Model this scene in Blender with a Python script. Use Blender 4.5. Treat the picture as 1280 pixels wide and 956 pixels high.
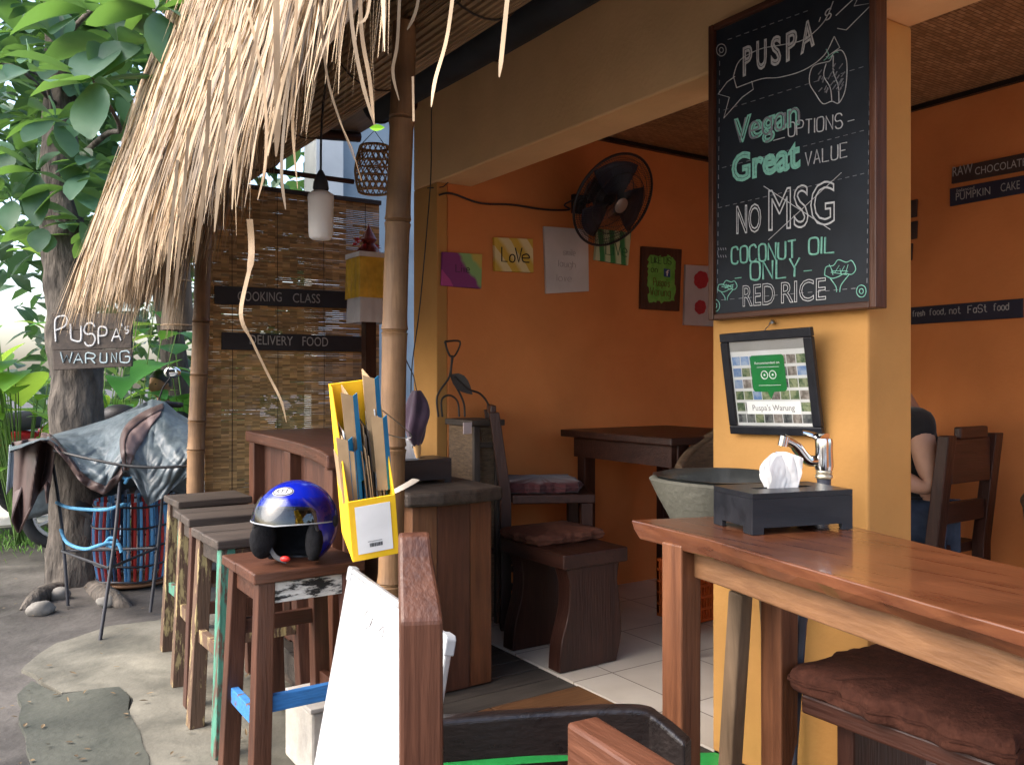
import bpy, bmesh, math, random
from mathutils import Vector, Matrix, noise
V = Vector
random.seed(7)
for o in list(bpy.data.objects):
    bpy.data.objects.remove(o)
scene = bpy.context.scene
C = scene.collection
R = math.radians
# ------------------------------------------------------------------ camera, sky, sun, exposure
CAMZ, F, CX, CY, YAW = 1.32, 1070.0, 640.0, 474.0, R(33.6)
cam = bpy.data.cameras.new('camera')
camo = bpy.data.objects.new('camera', cam)
C.objects.link(camo)
camo.location = (0, 0, CAMZ)
camo.rotation_euler = (R(90), 0, -YAW)
cam.sensor_width = 36
cam.lens = F / 1280 * 36
cam.shift_y = -4 / 1280
cam.clip_start = 0.05
cam.clip_end = 600
scene.camera = camo
SUN_EL, SUN_AZ = 44, -80           # azimuth clockwise from +Y: the sun stands over the street, left of the camera
w = bpy.data.worlds.new('World'); scene.world = w; w.use_nodes = True
nt = w.node_tree
sky = nt.nodes.new('ShaderNodeTexSky'); sky.sky_type = 'NISHITA'; sky.sun_disc = False
sky.sun_elevation = R(SUN_EL); sky.sun_rotation = R(SUN_AZ)
sky.air_density = 1.0; sky.dust_density = 4.0; sky.ozone_density = 1.0
bg = nt.nodes['Background']; bg.inputs['Strength'].default_value = 0.15
nt.links.new(sky.outputs[0], bg.inputs[0])
sl = bpy.data.lights.new('sun', 'SUN'); sl.energy = 0.9; sl.angle = R(75); sl.color = (1.0, 0.97, 0.92)
so = bpy.data.objects.new('sun', sl); C.objects.link(so)
sd = V((math.sin(R(SUN_AZ)) * math.cos(R(SUN_EL)), math.cos(R(SUN_AZ)) * math.cos(R(SUN_EL)), math.sin(R(SUN_EL))))
so.rotation_euler = sd.to_track_quat('Z', 'Y').to_euler()
so.location = (-3, -3, 8)
vs = scene.view_settings
vs.view_transform = 'Standard'; vs.look = 'None'; vs.gamma = 1; vs.use_curve_mapping = False
vs.exposure = 2.05
scene.cycles.max_bounces = 10
scene.cycles.diffuse_bounces = 6
scene.cycles.transparent_max_bounces = 12

# ------------------------------------------------------------------ measuring helpers (photo pixel -> world point on a real plane)
FW = V((math.sin(YAW), math.cos(YAW), 0)); RT = V((math.cos(YAW), -math.sin(YAW), 0)); UP = V((0, 0, 1)); CAM = V((0, 0, CAMZ))
def ray(px, py): return FW + RT * ((px - CX) / F) + UP * ((CY - py) / F)
def at(px, py, t): return CAM + ray(px, py) * t
def onX(px, py, X):
    r = ray(px, py); return CAM + r * (X / r.x)
def onY(px, py, Y):
    r = ray(px, py); return CAM + r * (Y / r.y)
def onZ(px, py, Z):
    r = ray(px, py); return CAM + r * ((Z - CAMZ) / r.z)

# ------------------------------------------------------------------ materials
MATS = {}
def M(name, c1, c2=None, sc=(1, 1, 1), ns=6.0, bd=.01, rough=0.7, bump=0.15, bs=40.0, metal=0.0, island=0.0, mott=0.2,
      spec=0.4, trans=0.0, tcol=None, ramp=(0.3, 0.7), coat=0.0, mscale=1.7, alpha=1.0, orand=0.12, sheen=0.0):
    if name in MATS: return MATS[name]
    m = bpy.data.materials.new(name); m.use_nodes = True; MATS[name] = m
    N = m.node_tree.nodes; L = m.node_tree.links
    b = N['Principled BSDF']; out = N['Material Output']
    c2 = c2 or tuple(min(1, c * 1.3 + .004) for c in c1)
    tc = N.new('ShaderNodeTexCoord'); mp = N.new('ShaderNodeMapping'); mp.inputs['Scale'].default_value = sc
    oi = N.new('ShaderNodeObjectInfo'); mul = N.new('ShaderNodeMath'); mul.operation = 'MULTIPLY'; mul.inputs[1].default_value = 17.0
    L.new(oi.outputs['Random'], mul.inputs[0])
    cmb = N.new('ShaderNodeCombineXYZ')
    for i in range(3): L.new(mul.outputs[0], cmb.inputs[i])
    L.new(tc.outputs['Object'], mp.inputs['Vector']); L.new(cmb.outputs[0], mp.inputs['Location'])
    n1 = N.new('ShaderNodeTexNoise'); n1.inputs['Scale'].default_value = ns; n1.inputs['Detail'].default_value = 7; n1.inputs['Roughness'].default_value = .6
    n1.inputs['Distortion'].default_value = .4
    L.new(mp.outputs[0], n1.inputs['Vector'])
    rp = N.new('ShaderNodeValToRGB')
    rp.color_ramp.elements[0].position = ramp[0]; rp.color_ramp.elements[1].position = ramp[1]
    rp.color_ramp.elements[0].color = (*c1, 1); rp.color_ramp.elements[1].color = (*c2, 1)
    L.new(n1.outputs['Fac'], rp.inputs[0])
    n2 = N.new('ShaderNodeTexNoise'); n2.inputs['Scale'].default_value = mscale; n2.inputs['Detail'].default_value = 5
    L.new(tc.outputs['Object'], n2.inputs['Vector'])
    mr = N.new('ShaderNodeMapRange'); mr.inputs[1].default_value = .3; mr.inputs[2].default_value = .7
    mr.inputs[3].default_value = 1 - mott; mr.inputs[4].default_value = 1 + mott
    L.new(n2.outputs['Fac'], mr.inputs[0])
    val = mr.outputs[0]
    def times(a, sock, lo, hi):
        r = N.new('ShaderNodeMapRange'); r.inputs[3].default_value = lo; r.inputs[4].default_value = hi
        L.new(sock, r.inputs[0])
        x = N.new('ShaderNodeMath'); x.operation = 'MULTIPLY'; L.new(a, x.inputs[0]); L.new(r.outputs[0], x.inputs[1]); return x.outputs[0]
    if island:
        g = N.new('ShaderNodeNewGeometry'); val = times(val, g.outputs['Random Per Island'], 1 - island, 1 + island)
    if orand: val = times(val, oi.outputs['Random'], 1 - orand, 1 + orand)
    mx = N.new('ShaderNodeVectorMath'); mx.operation = 'SCALE'
    L.new(rp.outputs[0], mx.inputs[0]); L.new(val, mx.inputs['Scale'])
    L.new(mx.outputs[0], b.inputs['Base Color'])
    rr = N.new('ShaderNodeMapRange'); rr.inputs[3].default_value = max(.02, rough - .12); rr.inputs[4].default_value = min(1, rough + .12)
    L.new(n1.outputs['Fac'], rr.inputs[0]); L.new(rr.outputs[0], b.inputs['Roughness'])
    b.inputs['Metallic'].default_value = metal; b.inputs['Specular IOR Level'].default_value = spec
    b.inputs['Coat Weight'].default_value = coat; b.inputs['Coat Roughness'].default_value = .08
    b.inputs['Alpha'].default_value = alpha
    if sheen: b.inputs['Sheen Weight'].default_value = sheen
    if bump:
        n3 = N.new('ShaderNodeTexNoise'); n3.inputs['Scale'].default_value = bs; n3.inputs['Detail'].default_value = 5
        L.new(mp.outputs[0], n3.inputs['Vector'])
        bp = N.new('ShaderNodeBump'); bp.inputs['Strength'].default_value = bump; bp.inputs['Distance'].default_value = bd
        L.new(n3.outputs['Fac'], bp.inputs['Height']); L.new(bp.outputs[0], b.inputs['Normal'])
    if trans:
        t = N.new('ShaderNodeBsdfTranslucent'); ms = N.new('ShaderNodeMixShader'); ms.inputs[0].default_value = trans
        if tcol: t.inputs[0].default_value = (*tcol, 1)
        else: L.new(mx.outputs[0], t.inputs[0])
        L.new(b.outputs[0], ms.inputs[1]); L.new(t.outputs[0], ms.inputs[2]); L.new(ms.outputs[0], out.inputs['Surface'])
    return m
AX = {'X': (1, 13, 13), 'Y': (13, 1, 13), 'Z': (13, 13, 1)}
WOODS = {'red': ((.044, .015, .008), (.098, .037, .019), .45), 'teak': ((.068, .023, .010), (.148, .056, .023), .48), 'dark': ((.021, .0068, .0048), (.048, .0165, .0098), .42),
         'black': ((.008, .006, .006), (.017, .012, .011), .3), 'old': ((.022, .016, .013), (.068, .050, .039), .65), 'tan': ((.095, .042, .017), (.165, .080, .034), .6),
         'grey': ((.11, .07, .04), (.21, .14, .085), .7), 'brown': ((.042, .017, .011), (.095, .038, .023), .5), 'bar': ((.14, .042, .016), (.27, .095, .036), .3),
         'deck': ((.035, .030, .026), (.075, .064, .055), .75), 'block': ((.11, .05, .026), (.19, .092, .045), .55)}
def wood(k, ax='Z'):
    c1, c2, r = WOODS[k]
    return M('wood_%s_%s' % (k, ax), c1, c2, sc=AX[ax], ns=3.2, rough=r, bump=.22, bs=9, mott=.22, mscale=4)
def painted(name, paint, under, ax='Z', cover=.5):
    """weathered paint flaking off wood"""
    if name in MATS: return MATS[name]
    m = M(name, under, tuple(c * 1.8 for c in under), sc=AX[ax], ns=3, rough=.75, bump=.3, bs=10)
    N = m.node_tree.nodes; L = m.node_tree.links; b = N['Principled BSDF']
    old = b.inputs['Base Color'].links[0].from_socket
    tc = N.new('ShaderNodeTexCoord'); mp = N.new('ShaderNodeMapping'); mp.inputs['Scale'].default_value = tuple(1 + (a - 1) * .25 for a in AX[ax])
    L.new(tc.outputs['Object'], mp.inputs['Vector'])
    n = N.new('ShaderNodeTexNoise'); n.inputs['Scale'].default_value = 7; n.inputs['Detail'].default_value = 8; n.inputs['Roughness'].default_value = .7
    L.new(mp.outputs[0], n.inputs['Vector'])
    r = N.new('ShaderNodeValToRGB'); r.color_ramp.elements[0].position = cover - .03; r.color_ramp.elements[1].position = cover + .03
    L.new(n.outputs['Fac'], r.inputs[0])
    n2 = N.new('ShaderNodeTexNoise'); n2.inputs['Scale'].default_value = 22; L.new(mp.outputs[0], n2.inputs['Vector'])
    pr = N.new('ShaderNodeValToRGB'); pr.color_ramp.elements[0].color = (*[c * .6 for c in paint], 1); pr.color_ramp.elements[1].color = (*[min(1, c * 1.25) for c in paint], 1)
    L.new(n2.outputs['Fac'], pr.inputs[0])
    mx = N.new('ShaderNodeMix'); mx.data_type = 'RGBA'
    L.new(r.outputs[0], mx.inputs[0]); L.new(pr.outputs[0], mx.inputs[6]); L.new(old, mx.inputs[7]); L.new(mx.outputs[2], b.inputs['Base Color'])
    return m
def glass(name, col=(1, 1, 1), alpha=.2, rough=.05):
    if name in MATS: return MATS[name]
    m = bpy.data.materials.new(name); m.use_nodes = True; MATS[name] = m
    N = m.node_tree.nodes; L = m.node_tree.links
    g = N.new('ShaderNodeBsdfGlossy'); g.inputs['Roughness'].default_value = rough
    t = N.new('ShaderNodeBsdfTransparent'); t.inputs[0].default_value = (*col, 1)
    mx = N.new('ShaderNodeMixShader'); fr = N.new('ShaderNodeFresnel'); fr.inputs[0].default_value = 1.22
    a = N.new('ShaderNodeMath'); a.operation = 'ADD'; a.inputs[1].default_value = alpha * .3
    L.new(fr.outputs[0], a.inputs[0]); L.new(a.outputs[0], mx.inputs[0])
    L.new(t.outputs[0], mx.inputs[1]); L.new(g.outputs[0], mx.inputs[2]); L.new(mx.outputs[0], N['Material Output'].inputs['Surface'])
    return m

# ------------------------------------------------------------------ mesh helpers
class MB:
    def __init__(s): s.v = []; s.f = []
    def add(s, vs, fs):
        n = len(s.v); s.v += [V(p) for p in vs]; s.f += [[i + n for i in f] for f in fs]; return s
    def hexa(s, p):
        return s.add(p, [(0, 3, 2, 1), (4, 5, 6, 7), (0, 1, 5, 4), (1, 2, 6, 5), (2, 3, 7, 6), (3, 0, 4, 7)])
    def box(s, lo, hi, rz=0.0, piv=None):
        p = [V((x, y, z)) for z in (lo[2], hi[2]) for x, y in ((lo[0], lo[1]), (hi[0], lo[1]), (hi[0], hi[1]), (lo[0], hi[1]))]
        if rz:
            c = V(piv) if piv else (V(lo) + V(hi)) / 2
            m = Matrix.Rotation(rz, 3, 'Z'); p = [c + m @ (q - c) for q in p]
        return s.hexa(p)
    def bar(s, a, b, w, h, up=(0, 0, 1), w2=None, h2=None):
        a = V(a); b = V(b); d = (b - a).normalized(); u = V(up)
        x = d.cross(u)
        if x.length < 1e-4: x = d.cross(V((0, 1, 0)))
        x.normalize(); y = x.cross(d)
        w2 = w if w2 is None else w2; h2 = h if h2 is None else h2
        q = lambda c, w, h: [c - x * w / 2 - y * h / 2, c + x * w / 2 - y * h / 2, c + x * w / 2 + y * h / 2, c - x * w / 2 + y * h / 2]
        return s.hexa(q(a, w, h) + q(b, w2, h2))
    def tube(s, pts, r, n=8, cap=True, flat=1.0, closed=False):
        pts = [V(p) for p in pts]; m = len(pts)
        rs = r if isinstance(r, (list, tuple)) else [r] * m
        ref = None; base = len(s.v); vs = []
        for i, p in enumerate(pts):
            d = (pts[(i + 1) % m if closed else min(i + 1, m - 1)] - pts[(i - 1) % m if closed else max(i - 1, 0)])
            d = d.normalized() if d.length > 1e-9 else V((0, 0, 1))
            if ref is None:
                ref = d.orthogonal().normalized()
            ref = (ref - d * ref.dot(d))
            ref = ref.normalized() if ref.length > 1e-6 else d.orthogonal().normalized()
            q = d.cross(ref)
            for k in range(n):
                a = 2 * math.pi * k / n
                vs.append(p + (ref * math.cos(a) + q * math.sin(a) * flat) * rs[i])
        fs = []
        for i in range(m if closed else m - 1):
            j = (i + 1) % m
            for k in range(n):
                k2 = (k + 1) % n
                fs.append((i * n + k, i * n + k2, j * n + k2, j * n + k))
        if cap and not closed: fs += [tuple(range(n - 1, -1, -1)), tuple((m - 1) * n + k for k in range(n))]
        return s.add(vs, fs)
    def lathe(s, prof, c=(0, 0, 0), n=24, rot=None, cap=True, sx=1.0, sy=1.0):
        c = V(c); vs = []; m = len(prof)
        for r, z in prof:
            for k in range(n):
                a = 2 * math.pi * k / n
                p = V((r * math.cos(a) * sx, r * math.sin(a) * sy, z))
                vs.append(c + (rot @ p if rot else p))
        fs = [(i * n + k, i * n + (k + 1) % n, (i + 1) * n + (k + 1) % n, (i + 1) * n + k) for i in range(m - 1) for k in range(n)]
        if cap: fs += [tuple(range(n - 1, -1, -1)), tuple((m - 1) * n + k for k in range(n))]
        return s.add(vs, fs)
    def prism(s, poly, d):
        d = V(d); n = len(poly); p = [V(q) for q in poly]
        return s.add(p + [q + d for q in p], [tuple(range(n - 1, -1, -1)), tuple(range(n, 2 * n))] + [(i, (i + 1) % n, n + (i + 1) % n, n + i) for i in range(n)])
    def grid(s, fn, nu, nv, cu=False, skip=None):
        vs = [fn(i / nu, j / nv) for j in range(nv + 1) for i in range(nu + (0 if cu else 1))]
        w = nu if cu else nu + 1
        fs = []
        for j in range(nv):
            for i in range(nu):
                if skip and skip((i + .5) / nu, (j + .5) / nv): continue
                i2 = (i + 1) % w
                fs.append((j * w + i, j * w + i2, (j + 1) * w + i2, (j + 1) * w + i))
        return s.add(vs, fs)
    def ell(s, c, r, n=16, m=10, rot=None):
        c = V(c)
        def fn(u, v):
            a = u * 2 * math.pi; b = (v - .5) * math.pi * .999
            p = V((r[0] * math.cos(a) * math.cos(b), r[1] * math.sin(a) * math.cos(b), r[2] * math.sin(b)))
            return c + (rot @ p if rot else p)
        return s.grid(fn, n, m, cu=True)
    def ribbon(s, pts, ws, nrm):
        pts = [V(p) for p in pts]; vs = []; nrm = V(nrm); m = len(pts)
        for i, p in enumerate(pts):
            d = (pts[min(i + 1, m - 1)] - pts[max(i - 1, 0)]).normalized()
            x = d.cross(nrm); x = x.normalized() if x.length > 1e-6 else V((1, 0, 0))
            w = ws[i] if isinstance(ws, (list, tuple)) else ws
            vs += [p - x * w / 2, p + x * w / 2]
        return s.add(vs, [(2 * i, 2 * i + 1, 2 * i + 3, 2 * i + 2) for i in range(m - 1)])
    def xf(s, fn): s.v = [fn(p) for p in s.v]; return s
def root_of(o):
    while o.parent: o = o.parent
    return o
def build(mb, name, mat, parent=None, smooth=False, bevel=0.0, world=True, recalc=True, bseg=2, solid=0.0, subd=0):
    vs = [V(p) for p in mb.v]; loc = None
    if parent is not None and world:
        off = root_of(parent).location; vs = [p - off for p in vs]
    elif parent is None:
        lo = V([min(p[i] for p in vs) for i in range(3)]); hi = V([max(p[i] for p in vs) for i in range(3)])
        loc = V(((lo.x + hi.x) / 2, (lo.y + hi.y) / 2, lo.z)); vs = [p - loc for p in vs]
    me = bpy.data.meshes.new(name); me.from_pydata([tuple(p) for p in vs], [], mb.f)
    if recalc:
        bm = bmesh.new(); bm.from_mesh(me); bmesh.ops.recalc_face_normals(bm, faces=bm.faces); bm.to_mesh(me); bm.free()
    if smooth:
        me.polygons.foreach_set('use_smooth', [True] * len(me.polygons)); me.set_sharp_from_angle(angle=R(50))
    me.materials.append(mat)
    o = bpy.data.objects.new(name, me); C.objects.link(o)
    if loc is not None: o.location = loc
    if parent is not None: o.parent = parent
    if solid:
        sm = o.modifiers.new('solid', 'SOLIDIFY'); sm.thickness = solid; sm.offset = 0
    if bevel:
        b = o.modifiers.new('bevel', 'BEVEL'); b.width = bevel; b.segments = bseg; b.limit_method = 'ANGLE'; b.angle_limit = R(35)
    if subd:
        b = o.modifiers.new('sub', 'SUBSURF'); b.levels = subd; b.render_levels = subd
    return o
def tag(o, label, cat, group=None, kind=None):
    if label: o['label'] = label
    if cat: o['category'] = cat
    if group: o['group'] = group
    if kind: o['kind'] = kind
    return o
def thing(name, label, cat, loc=(0, 0, 0), rz=0.0, group=None):
    o = bpy.data.objects.new(name, None); o.empty_display_size = .1; C.objects.link(o)
    o.location = loc; o.rotation_euler = (0, 0, rz)
    return tag(o, label, cat, group)
def struct(mb, name, mat, **k):
    o = build(mb, name, mat, **k); o['kind'] = 'structure'; return o
def spline(pts, k=6):
    pts = [V(p) for p in pts]; out = []
    if len(pts) < 3: return pts
    for i in range(len(pts) - 1):
        p0 = pts[max(i - 1, 0)]; p1 = pts[i]; p2 = pts[i + 1]; p3 = pts[min(i + 2, len(pts) - 1)]
        for j in range(k):
            t = j / k
            out.append(.5 * ((2 * p1) + (p2 - p0) * t + (2 * p0 - 5 * p1 + 4 * p2 - p3) * t * t + (3 * p1 - p0 - 3 * p2 + p3) * t ** 3))
    return out + [pts[-1]]
def interp(tab, x):
    if x <= tab[0][0]: return tab[0][1]
    for (a, b), (c, d) in zip(tab, tab[1:]):
        if x <= c: return b + (d - b) * (x - a) / (c - a)
    return tab[-1][1]
U = random.uniform

# ------------------------------------------------------------------ lettering
GL = {'A': '02 28 42|14 34', 'B': '02 08 38 47 46 35 05|35 44 43 32 02', 'C': '47 38 18 07 03 12 32 43', 'D': '02 08 28 46 44 22 02', 'E': '48 08 02 42|05 35',
      'F': '48 08 02|05 35', 'G': '47 38 18 07 03 12 32 43 45 25', 'H': '02 08|42 48|05 45', 'I': '02 08', 'K': '02 08|48 05 42', 'L': '08 02 42', 'M': '02 08 24 48 42',
      'N': '02 08 42 48', 'O': '18 07 03 12 32 43 47 38 18', 'P': '02 08 38 47 46 35 05', 'R': '02 08 38 47 46 35 05|25 42', 'S': '47 38 18 07 06 15 35 44 43 32 12 03',
      'T': '08 48|28 22', 'U': '08 03 12 32 43 48', 'V': '08 22 48', 'W': '08 12 26 32 48', 'Y': '08 25 48|25 22', 'a': '35 26 16 05 03 12 22 33|36 32',
      'd': '35 26 16 05 03 12 22 33|38 32', 'e': '04 34 35 26 16 05 03 12 32', 'f': '38 28 17 12|06 26', 'g': '35 26 16 05 03 12 22 33|36 31 20 10', 'h': '08 02|05 16 26 35 32',
      'i': '06 02|08 07', 'k': '08 02|36 04 32', 'l': '08 02', 'n': '06 02|05 16 26 35 32', 'o': '16 05 03 12 22 33 35 26 16', 'p': '06 00|05 16 26 35 33 22 12 03',
      'r': '06 02|05 16 26', 's': '35 26 16 05 14 24 33 22 12 03', 't': '18 13 22 32|06 26', 'u': '06 03 12 22 33|36 32', 'v': '06 12 26', 'w': '06 12 24 32 46',
      ',': '13 12 01', "'": '08 07', '-': '05 35', '.': '02 03', 'm': '06 02|05 16 22|25 36 45 42', 'b': '08 02|05 16 26 35 33 22 12 03', 'y': '06 14 23|36 23 10', 'c': '35 26 16 05 03 12 22 33'}
CURVY = set('BCDGOPRSUadefghnoprstuc')
def stroke_text(txt, jit=.12):
    """polylines in glyph units, cap height 6 from y = 0"""
    x = 0; out = []
    for ch in txt:
        if ch == ' ': x += 3; continue
        g = GL[ch]; mxx = 0
        for st in g.split('|'):
            pts = []
            for p in st.split():
                mxx = max(mxx, int(p[0])); pts.append(V((x + int(p[0]) + U(-jit, jit), int(p[1]) - 2 + U(-jit, jit), 0)))
            out.append(spline(pts, 4) if ch in CURVY and len(pts) > 2 else pts)
        x += mxx + 1.5
    return out, x - 1.5
def font_mesh(txt, outline=0.0, shear=0.0, spacing=1.0):
    cu = bpy.data.curves.new('t', 'FONT'); cu.body = txt; cu.size = 1.0; cu.resolution_u = 3; cu.shear = shear; cu.space_character = spacing
    if outline: cu.fill_mode = 'NONE'; cu.bevel_depth = outline; cu.bevel_resolution = 1
    ob = bpy.data.objects.new('t', cu); C.objects.link(ob)
    dg = bpy.context.evaluated_depsgraph_get()
    me = bpy.data.meshes.new_from_object(ob.evaluated_get(dg))
    vs = [v.co.copy() for v in me.vertices]; fs = [tuple(p.vertices) for p in me.polygons]
    bpy.data.objects.remove(ob); bpy.data.meshes.remove(me); bpy.data.curves.remove(cu)
    return vs, fs
def write(mb, txt, P0, P1, Hv, nrm, mode='font', th=.002, eps=.0015, jit=.12, outline=.03, shear=0.0, spacing=1.0):
    """letters from P0 to P1 along the baseline, cap height vector Hv, on a surface with normal nrm"""
    P0 = V(P0); P1 = V(P1); Hv = V(Hv); nrm = V(nrm)
    if mode == 'stroke':
        sts, w = stroke_text(txt, jit)
        for st in sts:
            mb.tube([P0 + (P1 - P0) * (p.x / max(w, .01)) + Hv * (p.y / 6) + nrm * eps for p in st], th, n=5)
        return
    vs, fs = font_mesh(txt, outline if mode == 'outline' else 0, shear, spacing)
    x0 = min(v.x for v in vs); x1 = max(v.x for v in vs); h = .70
    zs = th if mode == 'outline' else 0
    mb.add([P0 + (P1 - P0) * ((v.x - x0) / (x1 - x0)) + Hv * (v.y / h) + nrm * (eps + v.z * .02) for v in vs], fs)

# ------------------------------------------------------------------ foliage helper
def leaf(mb, base, d, up, L, Wd, shape=1.0, fold=.25, droop=.3, n=5):
    """a folded, drooping blade; shape > 1 puts the widest place towards the tip"""
    d = V(d).normalized(); up = V(up); x = d.cross(up)
    x = x.normalized() if x.length > 1e-5 else d.orthogonal().normalized()
    u = x.cross(d).normalized(); vs = []
    for i in range(n + 1):
        t = i / n
        c = V(base) + d * (L * (t - .12 * droop * t * t)) - V((0, 0, 1)) * (droop * L * t * t * .6)
        w = Wd * .5 * max(.03, math.sin(math.pi * min(1, max(0, t ** shape)) * .97 + .05)) ** (.62 if shape > 1.3 else 1)
        vs += [c - x * w + u * w * fold, c, c + x * w + u * w * fold]
    fs = []
    for i in range(n):
        a = i * 3
        fs += [(a, a + 1, a + 4, a + 3), (a + 1, a + 2, a + 5, a + 4)]
    mb.add(vs, fs)
def rdir(zmin=-1.0):
    while True:
        v = V((U(-1, 1), U(-1, 1), U(-1, 1)))
        if .05 < v.length < 1 and v.z / v.length >= zmin: return v.normalized()
# ================================================================== SETTING
dirt = M('wet_dirt', (.022, .019, .017), (.105, .095, .086), ns=2.2, rough=.75, bump=.6, bs=22, mott=.35, mscale=.9, orand=0)
conc = M('worn_concrete', (.060, .058, .046), (.19, .178, .142), ns=3.0, rough=.8, bump=.3, bs=45, mott=.3, mscale=2.2, orand=0)
slabm = M('dark_slab', (.034, .037, .030), (.080, .082, .066), ns=3.0, rough=.65, bump=.3, bs=40, mott=.3, mscale=2.5, orand=0)
pale = M('pale_road', (.42, .40, .37), (.58, .56, .52), ns=2, rough=.8, bump=.2, orand=0)
def axis(lo, a, b, hi, fine, grow=1.35):
    xs = [a + i * fine for i in range(int((b - a) / fine) + 1)]
    s = fine; x = xs[-1]
    while x < hi: s *= grow; x += s; xs.append(x)
    s = fine; x = xs[0]
    while x > lo: s *= grow; x -= s; xs.insert(0, x)
    return xs
gx = axis(-120, -1, 2, 120, .06); gy = axis(-120, 1.6, 8, 120, .06)
gm = MB()
def gz(x, y):
    f = max(0, 1 - max(0, abs(x - .5) - 2.0) / 3) * max(0, 1 - max(0, abs(y - 5) - 4.5) / 5)
    return (noise.fractal(V((x * 3, y * 3, 0)), 1, 2, 4) * .012 + noise.noise(V((x * 14, y * 14, 3))) * .004 - .008) * f
gm.add([(x, y, gz(x, y)) for y in gy for x in gx], [(j * len(gx) + i, j * len(gx) + i + 1, (j + 1) * len(gx) + i + 1, (j + 1) * len(gx) + i) for j in range(len(gy) - 1) for i in range(len(gx) - 1)])
struct(gm, 'ground', dirt, smooth=True)
def sheet(poly, z, thick=.05, wob=0.02):
    pts = []
    for i, a in enumerate(poly):
        b = poly[(i + 1) % len(poly)]; k = max(1, int((V(b) - V(a)).length / .05))
        for j in range(k):
            p = V(a).lerp(V(b), j / k); n = noise.noise_vector(V((p.x * 6, p.y * 6, z * 50))) * wob
            pts.append((p.x + n.x, p.y + n.y, z))
    mb = MB(); mb.prism(pts, (0, 0, -thick)); return mb
g = lambda px, py: tuple(onZ(px, py, 0).xy) + (0,)
pav = [g(28, 838), g(70, 806), g(135, 786), g(200, 778), (1.3, 5.4, 0), (2.0, 5.4, 0), (2.0, -3, 0), (-.1, -3, 0), g(190, 1200), g(182, 956), g(160, 866), g(80, 868), g(50, 850)]
struct(sheet(pav, .012, .08, .035), 'pavement', conc)
dsl = [g(20, 872), g(40, 856), g(80, 872), g(150, 862), g(157, 870), g(184, 956), g(215, 1100), (-.35, -2, 0), g(20, 1300), g(42, 960)]
struct(sheet(dsl, .0155, .08, .022), 'concrete_slab', slabm)
rd = MB(); rd.box((-9, 8.6, -.1), (1.9, 20, .02)); struct(rd, 'road', pale)
kb = MB(); kb.box((-9, 8.45, -.1), (1.9, 8.59, .06)); struct(kb, 'kerb', conc)
# terrace deck
deck = MB(); y = 2.56
while y < 4.5:
    deck.box((1.22 + U(-.01, .01), y, .06), (1.995, y + .118, .164 + U(-.002, .002))); y += .123
y = -1.5
while y < 2.1:
    deck.box((1.22 + U(-.01, .01), y, .06), (1.995, y + .118, .162 + U(-.002, .002))); y += .123
struct(deck, 'deck', wood('deck', 'X'), bevel=.003)
tb = MB()
tb.prism([(1.22, 2.2, .12), (1.62, 2.2, .12), (1.60, 2.553, .12), (1.22, 2.50, .12)], (0, 0, .047))
tb.prism([(1.626, 2.2, .12), (1.995, 2.2, .12), (1.995, 2.552, .12), (1.606, 2.553, .12)], (0, 0, .046))
struct(tb, 'deck_edge_board', wood('tan', 'X'), bevel=.003)
ds = MB(); ds.box((1.24, -1.5, 0), (1.99, 4.6, .058)); struct(ds, 'deck_base', wood('old', 'Y'))
# tiled floor
tile = M('floor_tile', (.50, .46, .40), (.62, .58, .52), ns=3, rough=.35, bump=0, mott=.12, orand=0)
N = tile.node_tree.nodes; L = tile.node_tree.links
br = N.new('ShaderNodeTexBrick'); br.offset = 0; br.inputs['Scale'].default_value = 1; br.inputs['Brick Width'].default_value = .40; br.inputs['Row Height'].default_value = .40
br.inputs['Mortar Size'].default_value = .003; br.inputs['Mortar Smooth'].default_value = .1
br.inputs['Color1'].default_value = (1, 1, 1, 1); br.inputs['Color2'].default_value = (.9, .88, .86, 1); br.inputs['Mortar'].default_value = (.25, .21, .18, 1)
tc = N.new('ShaderNodeTexCoord'); L.new(tc.outputs['Object'], br.inputs['Vector'])
mx = N.new('ShaderNodeMix'); mx.data_type = 'RGBA'; mx.blend_type = 'MULTIPLY'; mx.inputs[0].default_value = 1
bs_ = N['Principled BSDF'].inputs['Base Color']; old = bs_.links[0].from_socket
L.new(old, mx.inputs[6]); L.new(br.outputs['Color'], mx.inputs[7]); L.new(mx.outputs[2], bs_)
fl = MB(); fl.box((2.0, -2.5, 0), (3.98, 3.67, .168)); struct(fl, 'tiled_floor', tile)

# ================================================================== RESTAURANT BUILDING
orange = M('orange_paint', (.57, .198, .060), (.66, .242, .078), ns=2.5, rough=.85, bump=.12, bs=70, mott=.10, orand=0, spec=.2)
yellow = M('yellow_paint', (.43, .215, .062), (.50, .262, .082), ns=2.0, rough=.8, bump=.15, bs=60, mott=.12, mscale=2.5, orand=0, spec=.25)
bld = thing('restaurant_building', 'open fronted restaurant with orange walls, yellow column and woven bamboo ceiling', 'building', (2.0, 3.92, 0))
def part(name, lo, hi, m, par=None, bevel=.004):
    b = MB(); b.box(lo, hi); return build(b, name, m, par or bld, bevel=bevel)
part('wall', (2.06, 3.67, 0), (4.1, 3.92, 2.74), orange)
part('wall', (3.98, -.6, 0), (4.1, 3.668, 2.74), orange)
part('wall', (.35, -2.62, 0), (2.0, -2.5, 2.65), orange)  # unseen end wall, added to block sky light from behind the camera
part('pier', (2.0, 3.672, 0), (2.058, 3.918, 2.28), yellow)
part('column', (2.0, 1.34, 0), (2.2, 1.88, 2.28), yellow, bevel=.008)
part('column', (2.0, -2.6, 0), (2.2, -2.3, 2.28), yellow, bevel=.008)
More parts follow.
